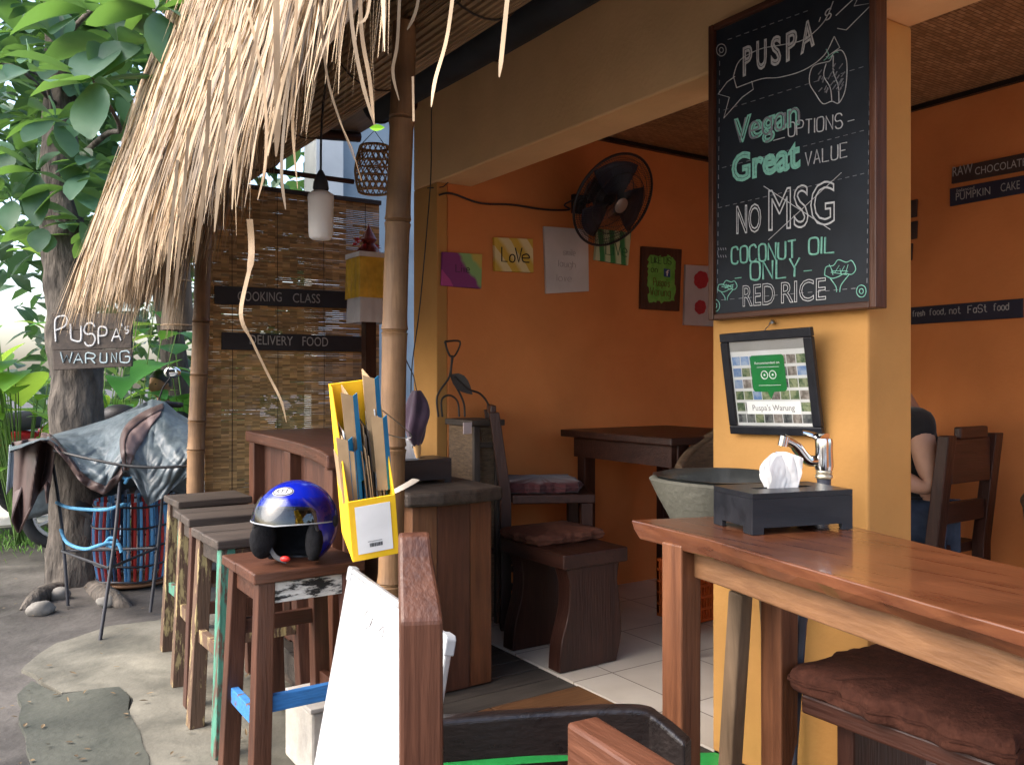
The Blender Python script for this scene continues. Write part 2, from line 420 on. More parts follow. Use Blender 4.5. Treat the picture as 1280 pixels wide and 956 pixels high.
part('beam', (2.0, -2.62, 2.28), (2.2, 3.92, 2.73), M('lightened_beam_paint', (.66, .40, .19), (.73, .46, .23), ns=2.0, rough=.8, bump=.15, bs=60, mott=.1, mscale=2.5, orand=0, spec=.25), bevel=.008)  # column paint made paler, the colour standing in for light the beam lacks
wv = M('woven_bamboo', (.32, .18, .085), (.48, .29, .15), ns=14, rough=.6, bump=.2, bs=60, mott=.18, mscale=3, orand=0)
N = wv.node_tree.nodes; L = wv.node_tree.links
br = N.new('ShaderNodeTexBrick'); br.offset = .5; br.inputs['Scale'].default_value = 1; br.inputs['Brick Width'].default_value = .05; br.inputs['Row Height'].default_value = .018
br.inputs['Mortar Size'].default_value = .002; br.inputs['Color1'].default_value = (1, 1, 1, 1); br.inputs['Color2'].default_value = (.62, .56, .5, 1); br.inputs['Mortar'].default_value = (.3, .25, .2, 1)
tc = N.new('ShaderNodeTexCoord'); L.new(tc.outputs['Object'], br.inputs['Vector'])
mx = N.new('ShaderNodeMix'); mx.data_type = 'RGBA'; mx.blend_type = 'MULTIPLY'; mx.inputs[0].default_value = .9
bs_ = N['Principled BSDF'].inputs['Base Color']; old = bs_.links[0].from_socket
L.new(old, mx.inputs[6]); L.new(br.outputs['Color'], mx.inputs[7]); L.new(mx.outputs[2], bs_)
part('ceiling', (2.2, -.6, 2.66), (3.98, 3.67, 2.69), wv, bevel=0)
part('ceiling_trim', (2.2, 3.64, 2.635), (3.95, 3.668, 2.658), wood('black', 'X'), bevel=0)
part('ceiling_trim', (3.955, -.6, 2.635), (3.979, 3.668, 2.658), wood('black', 'Y'), bevel=0)
part('roof', (1.9, -.75, 2.78), (4.4, 4.1, 2.9), wood('old', 'Y'), bevel=0)

# ================================================================== THATCHED CANOPY
can = thing('thatched_canopy', 'shaggy dry thatch canopy overhanging the pavement', 'thatched roof', (.7, 3, 1.3))
XO = lambda z: .53 + (z - .4) * .30
zo = [(1.2, .66), (1.6, .55), (2.0, .47), (3.0, .37), (4.75, .29)]
zi = [(1.2, 1.75), (1.6, 1.45), (2.0, 1.2), (2.28, 1.02), (2.98, .66), (3.66, .40), (4.75, .25)]
th = MB(); rnd = random.Random(11)
def strand(mb, y, wq, ztop, ln, tip, wd, r):
    x0 = XO(ztop) + wq * .34 * max(.35, 1 - .62 * max(0, tip - .27)) - .015
    sx = -.30 + r.uniform(-.10, .10) + .12 * noise.noise(V((y * 4, ztop * 2, 1))); sy = r.uniform(-.12, .14) + .22 * noise.noise(V((y * 6, ztop * 3, 6))); drp = r.uniform(.2, 1.0)
    pts = []; k = 5
    for i in range(k + 1):
        t = i / k
        x = x0 + sx * ln * (t - .42 * drp * t * t) + math.sin(t * 5 + y * 9) * .004
        pts.append(V((x, y + sy * ln * t + r.uniform(-.003, .003), CAMZ + ztop - ln * t)))
    ws = [wd * (.75 if i == 0 else 1 if i < k - 1 else .7 if i < k else .12) for i in range(k + 1)]
    mb.ribbon(pts, ws, (-1, r.uniform(-.7, .7), .3))
for i in range(10500):
    y = rnd.uniform(1.42, 4.76); wq = rnd.random() ** 1.8
    tip = interp(zo, y) * (1 - wq) + interp(zi, y) * wq
    ln = rnd.uniform(.28, .75); tuft = noise.noise(V((y * 5, wq * 2.5, 4))); tuft2 = noise.noise(V((y * 16, wq * 5, 9)))
    if rnd.random() < .36: zt = tip + ln + rnd.gauss(0, .045) + tuft * .16 + tuft2 * .07
    else: zt = tip + ln + rnd.uniform(0, 1.75)
    if y < 1.75 and rnd.random() < .5: continue
    if tuft2 < -.22 and rnd.random() < .75: continue
    strand(th, y, wq if zt - ln < tip + .3 else wq * .25, zt, ln, tip, rnd.choice((.004, .005, .006, .008, .010, .014)), rnd)
for i in range(620):                                  # the gable end at the far side and stray long straws
    y = 4.76 + rnd.uniform(0, .05); wq = rnd.random(); tip = .27; ln = rnd.uniform(.3, .6)
    strand(th, y, wq, tip + ln + rnd.uniform(-.03, 1.5), ln, tip, rnd.uniform(.004, .009), rnd)
for i in range(90):
    y = rnd.uniform(1.5, 4.2); wq = rnd.uniform(.5, 1.1); tip = interp(zi, y)
    ln = rnd.uniform(.35, .6); strand(th, y, wq, tip + ln - rnd.uniform(.05, .28), ln, tip, rnd.uniform(.003, .008), rnd)
straw = M('dry_thatch', (.15, .090, .045), (.50, .37, .23), sc=(1, 1, .25), ns=9, rough=.55, bump=.1, bs=30, island=.55, mott=.25, mscale=4, orand=0, spec=.4, trans=.15)
build(th, 'thatch', straw, can, recalc=False)
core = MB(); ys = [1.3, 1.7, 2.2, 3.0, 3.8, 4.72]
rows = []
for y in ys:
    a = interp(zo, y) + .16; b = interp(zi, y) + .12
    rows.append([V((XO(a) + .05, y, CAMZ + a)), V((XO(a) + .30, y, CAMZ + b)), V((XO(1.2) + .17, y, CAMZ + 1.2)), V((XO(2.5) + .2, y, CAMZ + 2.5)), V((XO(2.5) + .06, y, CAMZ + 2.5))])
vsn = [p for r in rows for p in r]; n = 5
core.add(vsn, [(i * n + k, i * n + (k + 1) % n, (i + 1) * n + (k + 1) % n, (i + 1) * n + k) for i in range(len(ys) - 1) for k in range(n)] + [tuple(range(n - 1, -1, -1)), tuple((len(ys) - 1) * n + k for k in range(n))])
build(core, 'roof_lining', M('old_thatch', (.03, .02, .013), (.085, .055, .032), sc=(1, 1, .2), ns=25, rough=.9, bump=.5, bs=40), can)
shade_slab = MB(); shade_slab.hexa([V((.78, -2.7, 2.52)), V((1.0, -2.7, 2.58)), V((1.0, 1.28, 2.58)), V((.78, 1.28, 2.52)), V((1.05, -2.7, 3.5)), V((1.3, -2.7, 3.5)), V((1.3, 1.28, 3.5)), V((1.05, 1.28, 3.5))])  # unseen slab added along the near eave to cut sky light
build(shade_slab, 'roof_lining', M('old_thatch', (.03, .02, .013)), can)
us = MB(); us.hexa([V((.95, -2.7, 2.66)), V((2.02, -2.7, 2.75)), V((2.02, 4.72, 2.75)), V((.95, 4.72, 2.66)), V((.95, -2.7, 2.72)), V((2.02, -2.7, 2.82)), V((2.02, 4.72, 2.82)), V((.95, 4.72, 2.72))])  # near half is out of view, lengthened to shade table and beam
build(us, 'roof_underside', wood('grey', 'Y'), can)  # wood lightened so the underside bounces light onto the beam
for y in (1.5, 2.3, 3.1, 3.9, 4.6):
    b = MB(); b.tube([(.9, y, 2.62), (2.0, y, 2.715)], .03, 10); build(b, 'rafter', wood('dark', 'X'), can, smooth=True)
# hanging straws at the near edge, each a strip of its own part
def straws(name, rowsx, par=can):
    b = MB()
    for t, wpx, pts in rowsx:
        p3 = spline([at(x, y, t) for x, y in pts], 5)
        k = len(p3); wd = wpx * t / F
        b.ribbon(p3, [wd * (1 if i < k * .7 else max(.12, (k - i) / (k * .3))) for i in range(k)], -FW + RT * U(-.5, .5))
    return build(b, name, straw, par, recalc=False)
straws('hanging_straw', [
    (1.75, 8, [(345, -60), (346, 60), (347, 150), (345, 196)]), (1.6, 3, [(397, -60), (402, 30), (412, 110), (443, 200)]), (1.5, 5, [(434, -60), (440, 30), (452, 100), (470, 162)]),
    (1.52, 5, [(449, -50), (452, 40), (462, 100), (468, 160)]), (1.5, 3, [(482, -50), (482, 10), (478, 65)]), (1.5, 4, [(501, -50), (497, 50), (491, 90), (499, 126)]),
    (1.45, 4, [(530, -50), (521, 10), (509, 38)]), (1.4, 5, [(572, -60), (560, 40), (544, 100), (539, 134)]), (1.35, 6, [(640, -60), (632, 20), (627, 70), (624, 97)]),
    (1.4, 4, [(468, -60), (460, 15), (448, 30)]), (1.6, 3, [(516, 96), (517, 152)]), (1.7, 4, [(372, -40), (368, 40), (352, 110), (330, 210)]), (1.75, 4, [(335, -40), (318, 60), (295, 160)]),
    (1.8, 4, [(310, 10), (330, 110), (332, 200), (322, 250)]), (1.8, 5, [(365, 60), (352, 200), (357, 262)]), (1.9, 4, [(300, 40), (296, 150), (290, 262)]), (1.85, 4, [(388, -40), (384, 60), (366, 140), (372, 236)]),
    (1.9, 5, [(286, 60), (278, 180), (268, 290)]), (2.0, 5, [(262, 100), (256, 220), (244, 330)]), (2.2, 4, [(236, 160), (226, 290), (218, 372)]), (2.3, 4, [(222, 200), (212, 310), (206, 395)])])
fl_ = MB(); fl_.tube([at(424, 150, 1.55), at(440, 185, 1.55), at(452, 226, 1.55)], .0008, 4)
build(fl_, 'hanging_fibre', straw, can)
gl = MB(); leaf(gl, at(462, 160, 1.49), RT - UP * .1, -FW, .026, .012, fold=.5, droop=-.2)
tag(build(gl, 'green_leaf', M('fresh_leaf', (.22, .55, .02), (.30, .65, .04), trans=.4), recalc=False, smooth=True), 'small bright green leaf caught on hanging straws beside the bamboo post', 'leaf')
# the curled strip dangling free on a spider thread
cs = MB(); T = 1.9
p3 = spline([at(x, y, T + dx) for x, y, dx in ((312, 274, 0), (314, 300, .01), (313, 330, .0), (301, 392, -.02), (316, 428, .0), (334, 466, .02), (351, 500, .03), (358, 528, .05))], 6)
k = len(p3); cs.ribbon(p3, [(8 if i < k * .3 else 5 if i < k * .5 else 3.2) * T / F * (1 if i < k - 6 else (k - i) / 6) for i in range(k)], -FW)
st = thing('straw_strip', 'curled pale strip of straw dangling in front of the bamboo blind', 'straw', at(312, 274, T))
build(cs, 'strip', straw, st, recalc=False)
b = MB(); b.tube([at(312, 275, T), at(318, 60, T), at(320, -30, T)], .0004, 4); build(b, 'thread', straw, st)

# ================================================================== BAMBOO POSTS, ROLLED BLIND, SCREEN
bam = M('bamboo', (.115, .060, .028), (.27, .155, .075), sc=(9, 9, .8), ns=2.2, rough=.6, bump=.2, bs=14, mott=.4, mscale=6)
def bamboo(name, pts, r, nodes, label, group=None):
    b = MB(); ps = spline(pts, 10); out = []; rr = []
    z0, z1 = ps[0].z, ps[-1].z; zs = []
    zz = z0
    while zz < z1: zs.append(zz); zz += .05
    for q in nodes: zs += [q - .02, q - .006, q, q + .006, q + .02]
    zs = sorted(set(zs + [z1]))
    for z in zs:
        t = (z - z0) / (z1 - z0) * (len(ps) - 1); i = min(int(t), len(ps) - 2); p = ps[i].lerp(ps[i + 1], t - i)
        d = min([abs(z - q) for q in nodes] + [9]); e = .9 if d < .001 else 1.10 if d < .008 else 1.03 if d < .021 else 1.0
        out.append(V((p.x, p.y, z))); rr.append(r * e * (1.06 - .1 * (z - z0) / (z1 - z0)))
    b.tube(out, rr, 20)
    t = thing(name, label, 'post', pts[0], group=group); build(b, 'culm', bam, t, smooth=True)
    for q in nodes:
        i = min(range(len(out)), key=lambda j: abs(out[j].z - q))
        c = MB(); c.lathe([(rr[i] * 1.02, -.003), (rr[i] * 1.17, 0), (rr[i] * 1.02, .003)], out[i], 20, cap=False)
        build(c, 'node_ring', M('bamboo_node', (.10, .05, .022), (.25, .15, .07)), t, smooth=True)
    return t
pbase = onX(486, 760, 1.08)
bamboo('bamboo_post', [(1.085, 2.30, 0), (1.095, 2.29, .8), (1.10, 2.27, 1.5), (1.125, 2.262, 2.36)], .036, [.30, .72, 1.12, 1.46, 1.78, 2.08], 'thick bamboo post holding up the canopy behind the yellow menu box')
bamboo('bamboo_post', [(1.10, 4.66, 0), (1.10, 4.65, .8), (1.13, 4.65, 1.5), (1.15, 4.65, 2.5)], .042, [.42, .95, 1.10, 1.34, 1.62, 2.0], 'bamboo post at the edge of the bamboo blind behind the stools')
# rolled-up bamboo blind under the eave
rl = thing('rolled_bamboo_blind', 'rolled up bamboo blind tied under the thatch above the posts', 'blind', (1.24, 2.7, 2.45))
b = MB(); NR = 44; prof = []
for kk in range(NR):
    a = 2 * math.pi * kk / NR
    for da, rr in ((-.055, .094), (-.03, .101), (.03, .101), (.055, .094)): prof.append(V((1.24 + math.cos(a + da) * rr * 1.35, 0, 2.45 + math.sin(a + da) * rr * 1.35)))
b.prism([V((p.x, .9, p.z)) for p in prof], (0, 3.55, 0))
build(b, 'rolled_slats', M('blind_bamboo', (.21, .125, .065), (.38, .25, .14), sc=(12, 1, 12), ns=3, rough=.55, bump=.15, bs=14, mott=.25, mscale=3), rl)
for y in (1.35, 2.05, 2.75, 3.45, 4.1):
    c = MB(); c.tube([(1.24 + math.cos(a * .2618) * .140, y + .05 * math.sin(a * .2618), 2.45 + math.sin(a * .2618) * .140) for a in range(24)], .003, 5, closed=True)
    build(c, 'cord', M('dark_cord', (.03, .02, .014)), rl)
# black roll of plastic sheeting below the roof
blk = M('black_plastic', (.012, .014, .018), (.03, .033, .04), ns=8, rough=.75, bump=.2, bs=20)
b = MB(); pts = [(1.70, 3.70, 2.60), (1.70, 3.4, 2.60), (1.72, 2.5, 2.60), (1.74, .9, 2.62)]
b.tube(spline(pts, 6), .075, 22)
b.tube([(1.70 + math.cos(a * .35) * (.015 + .0025 * a), 3.705, 2.60 + math.sin(a * .35) * (.015 + .0025 * a)) for a in range(24)], .006, 5)
b.tube([(1.70 + math.cos(a * .3) * .075, 3.69, 2.60 + math.sin(a * .3) * .075) for a in range(21)], .009, 6, closed=True)
tag(build(b, 'plastic_sheet_roll', blk, smooth=True), 'black roll of plastic sheeting under the roof beside the beam', 'roll')
# bamboo screen across the end of the terrace
scr = thing('bamboo_screen', 'brown slatted bamboo blind hanging behind the two small black signs', 'blind', (1.65, 4.7, .55))
sm = M('blind_slat', (.32, .19, .075), (.58, .38, .17), sc=(1.2, 10, 30), ns=4, rough=.5, bump=.1, island=.38, mott=.3, mscale=4, spec=.4, trans=.25)
b = MB(); z = .56; rnd = random.Random(5); segs = 24; x0, x1 = 1.16, 2.17
while z < 2.36:
    for i in range(segs):
        xa = x0 + (x1 - x0) * i / segs; xb = x0 + (x1 - x0) * (i + 1) / segs; xm = (xa + xb) / 2
        nz = noise.noise(V((xm * 5, z * 9, 1.7))) + .5 * noise.noise(V((xm * 2, z * 60, 5)))
        open_ = nz > .46 or (1.45 < xm < 1.74 and 1.0 < z < 1.22 and z - 1.0 > (1.62 - xm) * .6) or (xm > 1.98 and (z > 1.55 and z < 2.3) and nz > .1) or (1.9 < xm < 2.05 and z < 1.45 and nz > .05)
        h = .0078 if open_ else .0104
        dz = noise.noise(V((xm * 3, z * 40, 9))) * .0012
        b.box((xa, 4.70, z + dz), (xb, 4.703, z + dz + h))
    z += .0108
build(b, 'slats', sm, scr)
for x in (1.30, 1.55, 1.82, 2.08):
    c = MB(); c.tube([(x, 4.697, .56), (x + .004, 4.696, 1.4), (x, 4.697, 2.37)], .0016, 5); build(c, 'cord', M('dark_cord', (.03, .02, .014)), scr)
c = MB(); c.box((1.15, 4.69, 2.36), (2.18, 4.71, 2.385)); build(c, 'top_rail', wood('old', 'X'), scr)
c = MB(); c.box((1.15, 4.69, .53), (2.18, 4.71, .557)); build(c, 'bottom_rail', wood('old', 'X'), scr)
# the two small black signs on the screen
def plank_sign(name, quad, nrm, thick, wm, texts, label, group=None, tm=None, bevel=.002):
    """quad: TL, TR, BR, BL world points; texts: (string, P0, P1, Hv, mode, th)"""
    q = [V(p) for p in quad]; nrm = V(nrm); t = thing(name, label, 'sign', (q[2] + q[3]) / 2, group=group)
    b = MB(); b.hexa([q[3] - nrm * thick, q[2] - nrm * thick, q[1] - nrm * thick, q[0] - nrm * thick, q[3], q[2], q[1], q[0]]); build(b, 'board', wm, t, bevel=bevel)
    for tx in texts:
        txt, P0, P1, Hv, mode, th, mt = tx[:7]
        b = MB(); write(b, txt, P0, P1, Hv, nrm, mode, th); build(b, 'lettering', mt, t, recalc=(mode != 'font'))
    return t
chalkw = M('grey_white_paint', (.50, .50, .48), (.72, .72, .70), ns=30, rough=.8, bump=0)
dimw = M('dull_white_paint', (.30, .29, .28), (.42, .41, .40), ns=30, rough=.8, bump=0)
YS = 4.685
fy = lambda x, y: onY(x, y, YS)
blackb = M('black_board', (.010, .010, .014), (.022, .022, .028), ns=10, rough=.5, bump=.1)
for nm, q, txs in (('sign_board', ((268, 357), (446, 365), (446, 386), (268, 380)), (('COOKING', (297, 376), (352, 377)), ('CLASS', (366, 378), (400, 379)))),
                   ('sign_board', ((277, 415), (468, 421), (468, 440), (277, 437)), (('DELIVERY', (312, 430), (366, 432)), ('FOOD', (378, 432), (410, 433))))):
    lab = 'black board reading %s on the bamboo blind' % ' '.join(t[0] for t in txs)
    plank_sign(nm, [fy(*p) for p in q], (0, -1, 0), .008, blackb, [(t[0], fy(*t[1]), fy(*t[2]), V((0, 0, .052)), 'font', 0, dimw) for t in txs], lab)
# ================================================================== TERRACE FURNITURE
# counter with a curved top beside the stools
ct = thing('bar_counter', 'dark reddish bar counter with curved top in front of the bamboo blind', 'counter', (1.45, 3.7, .16))
front = spline([(1.30, 4.45, 1.0), (1.285, 4.1, 1.0), (1.25, 3.6, 1.0), (1.19, 3.15, 1.0), (1.12, 2.86, 1.0)], 5)
poly = front + [V((1.30, 2.84, 1.0)), V((1.42, 3.2, 1.0)), V((1.56, 3.6, 1.0)), V((1.75, 4.45, 1.0))]
b = MB(); b.prism(poly, (0, 0, .055)); build(b, 'countertop', wood('red', 'Y'), ct, bevel=.008)
fp = [p + V((.075, 0, 0)) for p in front[2:]]
for i in range(0, len(fp) - 1, 2):
    j = min(i + 2, len(fp) - 1); b = MB(); a, c = fp[i], fp[j]; d = (c - a).normalized() * .002
    b.bar(V((a.x, a.y, .5805)) + d, V((c.x, c.y, .5805)) - d, .02, .838); build(b, 'front_panel', wood('brown', 'Z'), ct, bevel=.002)
for p in ((1.345, 4.36), (1.31, 3.72), (1.20, 2.95)):
    b = MB(); b.box((p[0] - .04, p[1] - .04, .165), (p[0] + .04, p[1] + .04, .999)); build(b, 'leg', wood('red', 'Z'), ct, bevel=.004)
# wooden block counter by the room entrance
bc = thing('wooden_pedestal', 'boxy wooden pedestal with thick live edge top beside the bamboo post', 'counter', (1.58, 3.05, .168))
top = []
for i in range(40):
    a = 2 * math.pi * i / 40; c, s = math.cos(a), math.sin(a)
    k = 1 / max(abs(c), abs(s)) ** .82
    top.append(V((1.57 + .215 * c * k + noise.noise(V((c * 2, s * 2, 1))) * .012, 3.07 + .365 * s * k + noise.noise(V((c * 2, s * 2, 5))) * .015, .862)))
b = MB(); b.prism(top, (0, 0, .052)); build(b, 'top', wood('old', 'Y'), bc, bevel=.012)
xs = [1.40, 1.503, 1.645, 1.742]
for i, m in enumerate(('block', 'red', 'teak')):
    b = MB(); b.box((xs[i] + .001, 2.755 + .003 * i, .168), (xs[i + 1] - .001, 2.785, .8615)); build(b, 'end_board', wood(m if i != 1 else 'brown', 'Z'), bc, bevel=.003)
for y0 in (2.79, 2.99, 3.19):
    b = MB(); b.box((1.405, y0, .168), (1.43, y0 + .195, .8615)); build(b, 'side_board', wood('block', 'Z'), bc, bevel=.003)
    b = MB(); b.box((1.712, y0, .168), (1.737, y0 + .195, .8615)); build(b, 'side_board', wood('block', 'Z'), bc, bevel=.003)
b = MB(); b.box((1.435, 3.36, .168), (1.707, 3.383, .8615)); build(b, 'end_board', wood('block', 'Z'), bc)

blacklac = M('black_lacquer', (.006, .007, .010), (.014, .015, .02), sc=(1, 6, 6), ns=4, rough=.33, bump=.05)
paper = M('tissue_paper', (.78, .78, .78), (.86, .86, .86), ns=8, rough=.95, bump=.25, bs=25, trans=.2)
def tissue_box(c, rz, lx, ly, h, label, tis):
    t = thing('tissue_box', label, 'tissue box', c, rz)
    hx, hy = lx / 2, ly / 2; f = .014; k = .028
    b = MB()
    b.prism([(-hx, -hy, 0), (-hx + k, -hy, 0), (-hx + k, -hy, f), (hx - k, -hy, f), (hx - k, -hy, 0), (hx, -hy, 0), (hx, -hy, h - .012), (-hx, -hy, h - .012)], (0, .008, 0))
    b.prism([(-hx, hy - .008, 0), (-hx + k, hy - .008, 0), (-hx + k, hy - .008, f), (hx - k, hy - .008, f), (hx - k, hy - .008, 0), (hx, hy - .008, 0), (hx, hy - .008, h - .012), (-hx, hy - .008, h - .012)], (0, .008, 0))
    for s in (-hx, hx - .008):
        a = hy - .0085
        b.prism([(s, -a, 0), (s, -a + k, 0), (s, -a + k, f), (s, a - k, f), (s, a - k, 0), (s, a, 0), (s, a, h - .012), (s, -a, h - .012)], (.008, 0, 0))
    b.box((-hx + .0085, -hy + .0085, f + .004), (hx - .0085, hy - .0085, f + .01))
    build(b, 'body', blacklac, t, world=False)
    b = MB(); sw, sl_ = .012, .075                     # lid in four strips round the slot
    z0, z1 = h - .0115, h
    b.box((-hx, -hy, z0), (hx, -sw, z1)); b.box((-hx, sw, z0), (hx, hy, z1)); b.box((-hx, -sw + .0002, z0), (-sl_, sw - .0002, z1)); b.box((sl_, -sw + .0002, z0), (hx, sw - .0002, z1))
    build(b, 'lid', blacklac, t, world=False, bevel=0)
    if tis:
        b = MB()
        def sheet_fn(k):
            def fn(u, v):
                q = (u - .5) * 2
                x = q * (.036 + .014 * v - .008 * v * v) + .004 * math.sin(v * 5 + k)
                y = (k * .007 + .012 * math.sin(u * 4.2 + k * .9 + v * .8) + .004 * math.sin(u * 10 + k + v * 2.5)) * (.35 + .75 * v) + .004 * abs(noise.noise(V((u * 5, v * 4, k))))
                top = .086 - .010 * max(0, q) ** 2 - .034 * max(0, -q) ** 2.5 + .003 * math.sin(u * 4 + k * 2) - .002 * abs(k)
                return V((x, y, h - .008 + v * top + .003 * noise.noise(V((u * 6, v * 6, k + 5)))))
            return fn
        for k in (-1.6, -.5, .6, 1.6): b.grid(sheet_fn(k), 36, 16)
        build(b, 'tissue', paper, t, smooth=True, world=False, recalc=False)
    return t
TB = V((1.447, 1.232, 0)); TBX = V((1.693, 1.162, 0)); TBY = V((1.467, 1.388, 0))
tbc = TB + (TBX - TB) / 2 + (TBY - TB) / 2
ZT = CAMZ - .333
tissue_box((tbc.x, tbc.y, ZT + .001), math.atan2(-.07, .246), .256, .157, .088, 'black wooden tissue box with white tissue on the bar table by the yellow column', True)
p = at(543, 592, 3.42)
tissue_box((1.52, 3.02, .915), 0, .30, .15, .095, 'black tissue box on the wooden pedestal behind the bamboo post', True)

# ------------------------------------------------------------------ stools
GRN = painted('green_paint_worn', (.06, .20, .14), (.06, .035, .025), 'Z', .53)
YEL = painted('cream_paint_worn', (.36, .28, .13), (.07, .04, .025), 'Z', .45)
BLU = painted('blue_paint_worn', (.03, .16, .42), (.07, .04, .03), 'X', .60)
GRE = painted('dark_paint_worn', (.07, .05, .045), (.10, .07, .05), 'Z', .5)
WHB = painted('black_white_paint', (.62, .62, .58), (.012, .012, .012), 'X', .5)
def stool(loc, rz, label, seat, legs, low, aprons, sw=.34, sd=.34, h=.75):
    t = thing('bar_stool', label, 'stool', loc, rz, 'bar stools along the terrace counter')
    hx, hy = sw / 2, sd / 2
    b = MB(); n = 2
    for i in range(n):
        y0 = -hy + sd * (0, .56)[i]; y1 = -hy + sd * (.56, 1)[i]; b.box((-hx - U(0, .004), y0 + .0006, h - .034), (hx + U(0, .004), y1 - .0006, h - U(0, .003)))
    build(b, 'seat', seat, t, world=False, bevel=.005)
    L_ = {}
    for i, (sx, sy) in enumerate(((-1, -1), (1, -1), (-1, 1), (1, 1))):
        a = V((sx * (hx - .040), sy * (hy - .040), h - .035)); c = V((sx * (hx - .012), sy * (hy - .012), 0)); L_[sx, sy] = (a, c)
        b = MB(); b.bar(a, c, .050, .050, up=(0, 1, 0), w2=.055, h2=.055); build(b, 'leg', legs[i], t, world=False, bevel=.003)
    def P(k, z): a, c = L_[k]; return a.lerp(c, (h - .035 - z) / (h - .035))
    def rail(k1, k2, z, hh, m, nm, th=.024):
        p, q = P(k1, z), P(k2, z); d = (q - p).normalized() * .024
        b = MB(); b.bar(p + d, q - d, th, hh); build(b, nm, m, t, world=False, bevel=.002)
    rail((-1, -1), (1, -1), h - .07, .06, aprons[0], 'apron'); rail((-1, 1), (1, 1), h - .07, .06, aprons[1], 'apron')
    rail((-1, -1), (-1, 1), h - .07, .06, aprons[1], 'apron'); rail((1, -1), (1, 1), h - .07, .06, aprons[1], 'apron')
    rail((-1, -1), (1, -1), low[2], .048, low[0], 'stretcher'); rail((-1, 1), (1, 1), low[2] + .16, .048, low[1], 'stretcher')
    rail((-1, -1), (-1, 1), low[2] - .05, .048, low[3], 'stretcher'); rail((1, -1), (1, 1), low[2] - .05, .048, low[1], 'stretcher')
    return t
rw = wood('red', 'Z'); rx = wood('red', 'X'); br_ = wood('brown', 'Z'); ox = wood('old', 'X')
stool((.915, 2.625, .012), 0, 'reddish bar stool with blue stretchers, carrying the blue helmet', rx, [rw, painted('blue_top_leg', (.03, .13, .5), (.08, .03, .02), 'Z', .42), rw, rw], (BLU, rx, .36, BLU), (WHB, rx))
stool((.955, 3.20, .012), R(2), 'bar stool with a flaking green front leg and cream stretchers', ox, [GRN, br_, YEL, br_], (YEL, br_, .40, YEL), (YEL, ox))
stool((.99, 3.70, .012), R(-2), 'dark weathered bar stool with mostly cream painted edges, second from the bamboo screen', ox, [br_, br_, YEL, br_], (br_, YEL, .38, YEL), (YEL, ox), sd=.30)
stool((1.06, 4.24, .012), R(1), 'greyish bar stool standing nearest the rear bamboo post, green patch on its leg', wood('old', 'X'), [painted('green_patch_leg', (.06, .20, .13), (.07, .048, .038), 'Z', .46), br_, YEL, br_], (GRE, br_, .36, GRN), (ox, ox), sd=.29)

# ------------------------------------------------------------------ helmet on the first stool
hb = M('blue_shell_paint', (.004, .012, .33), (.006, .02, .42), ns=3, rough=.22, bump=0, mott=.05, coat=.8, orand=0)
HC = V((.905, 2.56, .762 + .117)); HR = Matrix.Rotation(R(-147 + 0), 3, 'Z')   # local +Y looks to the street and the camera
Hq = Matrix.Rotation(R(137), 3, 'Z') @ Matrix.Rotation(R(9), 3, 'X')
HRAD = V((.121, .142, .128))
def hpt(az, el, k=1.0):
    """azimuth from the face direction, elevation; brow lip pushed out a little"""
    d = V((math.sin(az) * math.cos(el), math.cos(az) * math.cos(el), math.sin(el)))
    return V((d.x * HRAD.x, d.y * HRAD.y, d.z * HRAD.z)) * k
hw = lambda p: HC + Hq @ p
hm = thing('motorcycle_helmet', 'glossy blue open face helmet with clear visor on the nearest bar stool', 'helmet', (HC.x, HC.y, .764))
LO = R(-56)
def helmet_shell(k):
    b = MB()
    def fn(u, v):
        az = (u - .5) * 2 * math.pi; q = abs(az)
        fr = max(0, min(1, (R(68) - q) / R(20))); fr = fr * fr * (3 - 2 * fr)
        lo = LO * (1 - fr) + R(20) * fr
        return hw(hpt(az, lo + (R(89.5) - lo) * v, k))
    b.grid(fn, 72, 20, cu=True); n = len(b.v); b.f.append(list(range(n - 72, n))); return b
build(helmet_shell(1.0), 'shell', hb, hm, smooth=True, solid=.006)
lin = M('helmet_lining', (.007, .007, .008), (.016, .016, .018), ns=30, rough=.95, bump=.3, bs=120, spec=.1)
build(helmet_shell(.93), 'lining', lin, hm, smooth=True, solid=.02)
for s in (-1, 1):
    b = MB(); b.ell((0, 0, 0), (.026, .045, .058), 16, 12); c = hpt(R(62) * s, R(-28), .86); b.xf(lambda p: hw(c + Matrix.Rotation(R(-30) * s, 3, 'Z') @ p)); build(b, 'cheek_pad', lin, hm, smooth=True)
rim = MB(); pts = []
for i in range(64):
    az = (i / 64 - .5) * 2 * math.pi; q = abs(az); fr = max(0, min(1, (R(68) - q) / R(20))); fr = fr * fr * (3 - 2 * fr)
    pts.append(hw(hpt(az, LO * (1 - fr) + R(20) * fr, 1.0)))
rim.tube(pts, .006, 6, closed=True); build(rim, 'rim_trim', M('black_rubber', (.01, .01, .011), (.018, .018, .02), rough=.5), hm, smooth=True)
b = MB(); b.grid(lambda u, v: hw(hpt(R(-80) + R(160) * u, R(-4) + R(34) * v + R(14) * abs(u - .5), 1.06) + V((0, .006, 0))), 40, 8)
vz = build(b, 'visor', glass('clear_visor', (.72, .74, .78), .25), hm, smooth=True)
b = MB(); b.tube([hw(hpt(R(-80) + R(160) * i / 30, R(-4) + R(14) * abs(i / 30 - .5), 1.06) + V((0, .006, 0))) for i in range(31)], .0022, 6)
build(b, 'visor_edge', M('visor_edge', (.25, .26, .28), (.4, .42, .45), rough=.2), vz, smooth=True)
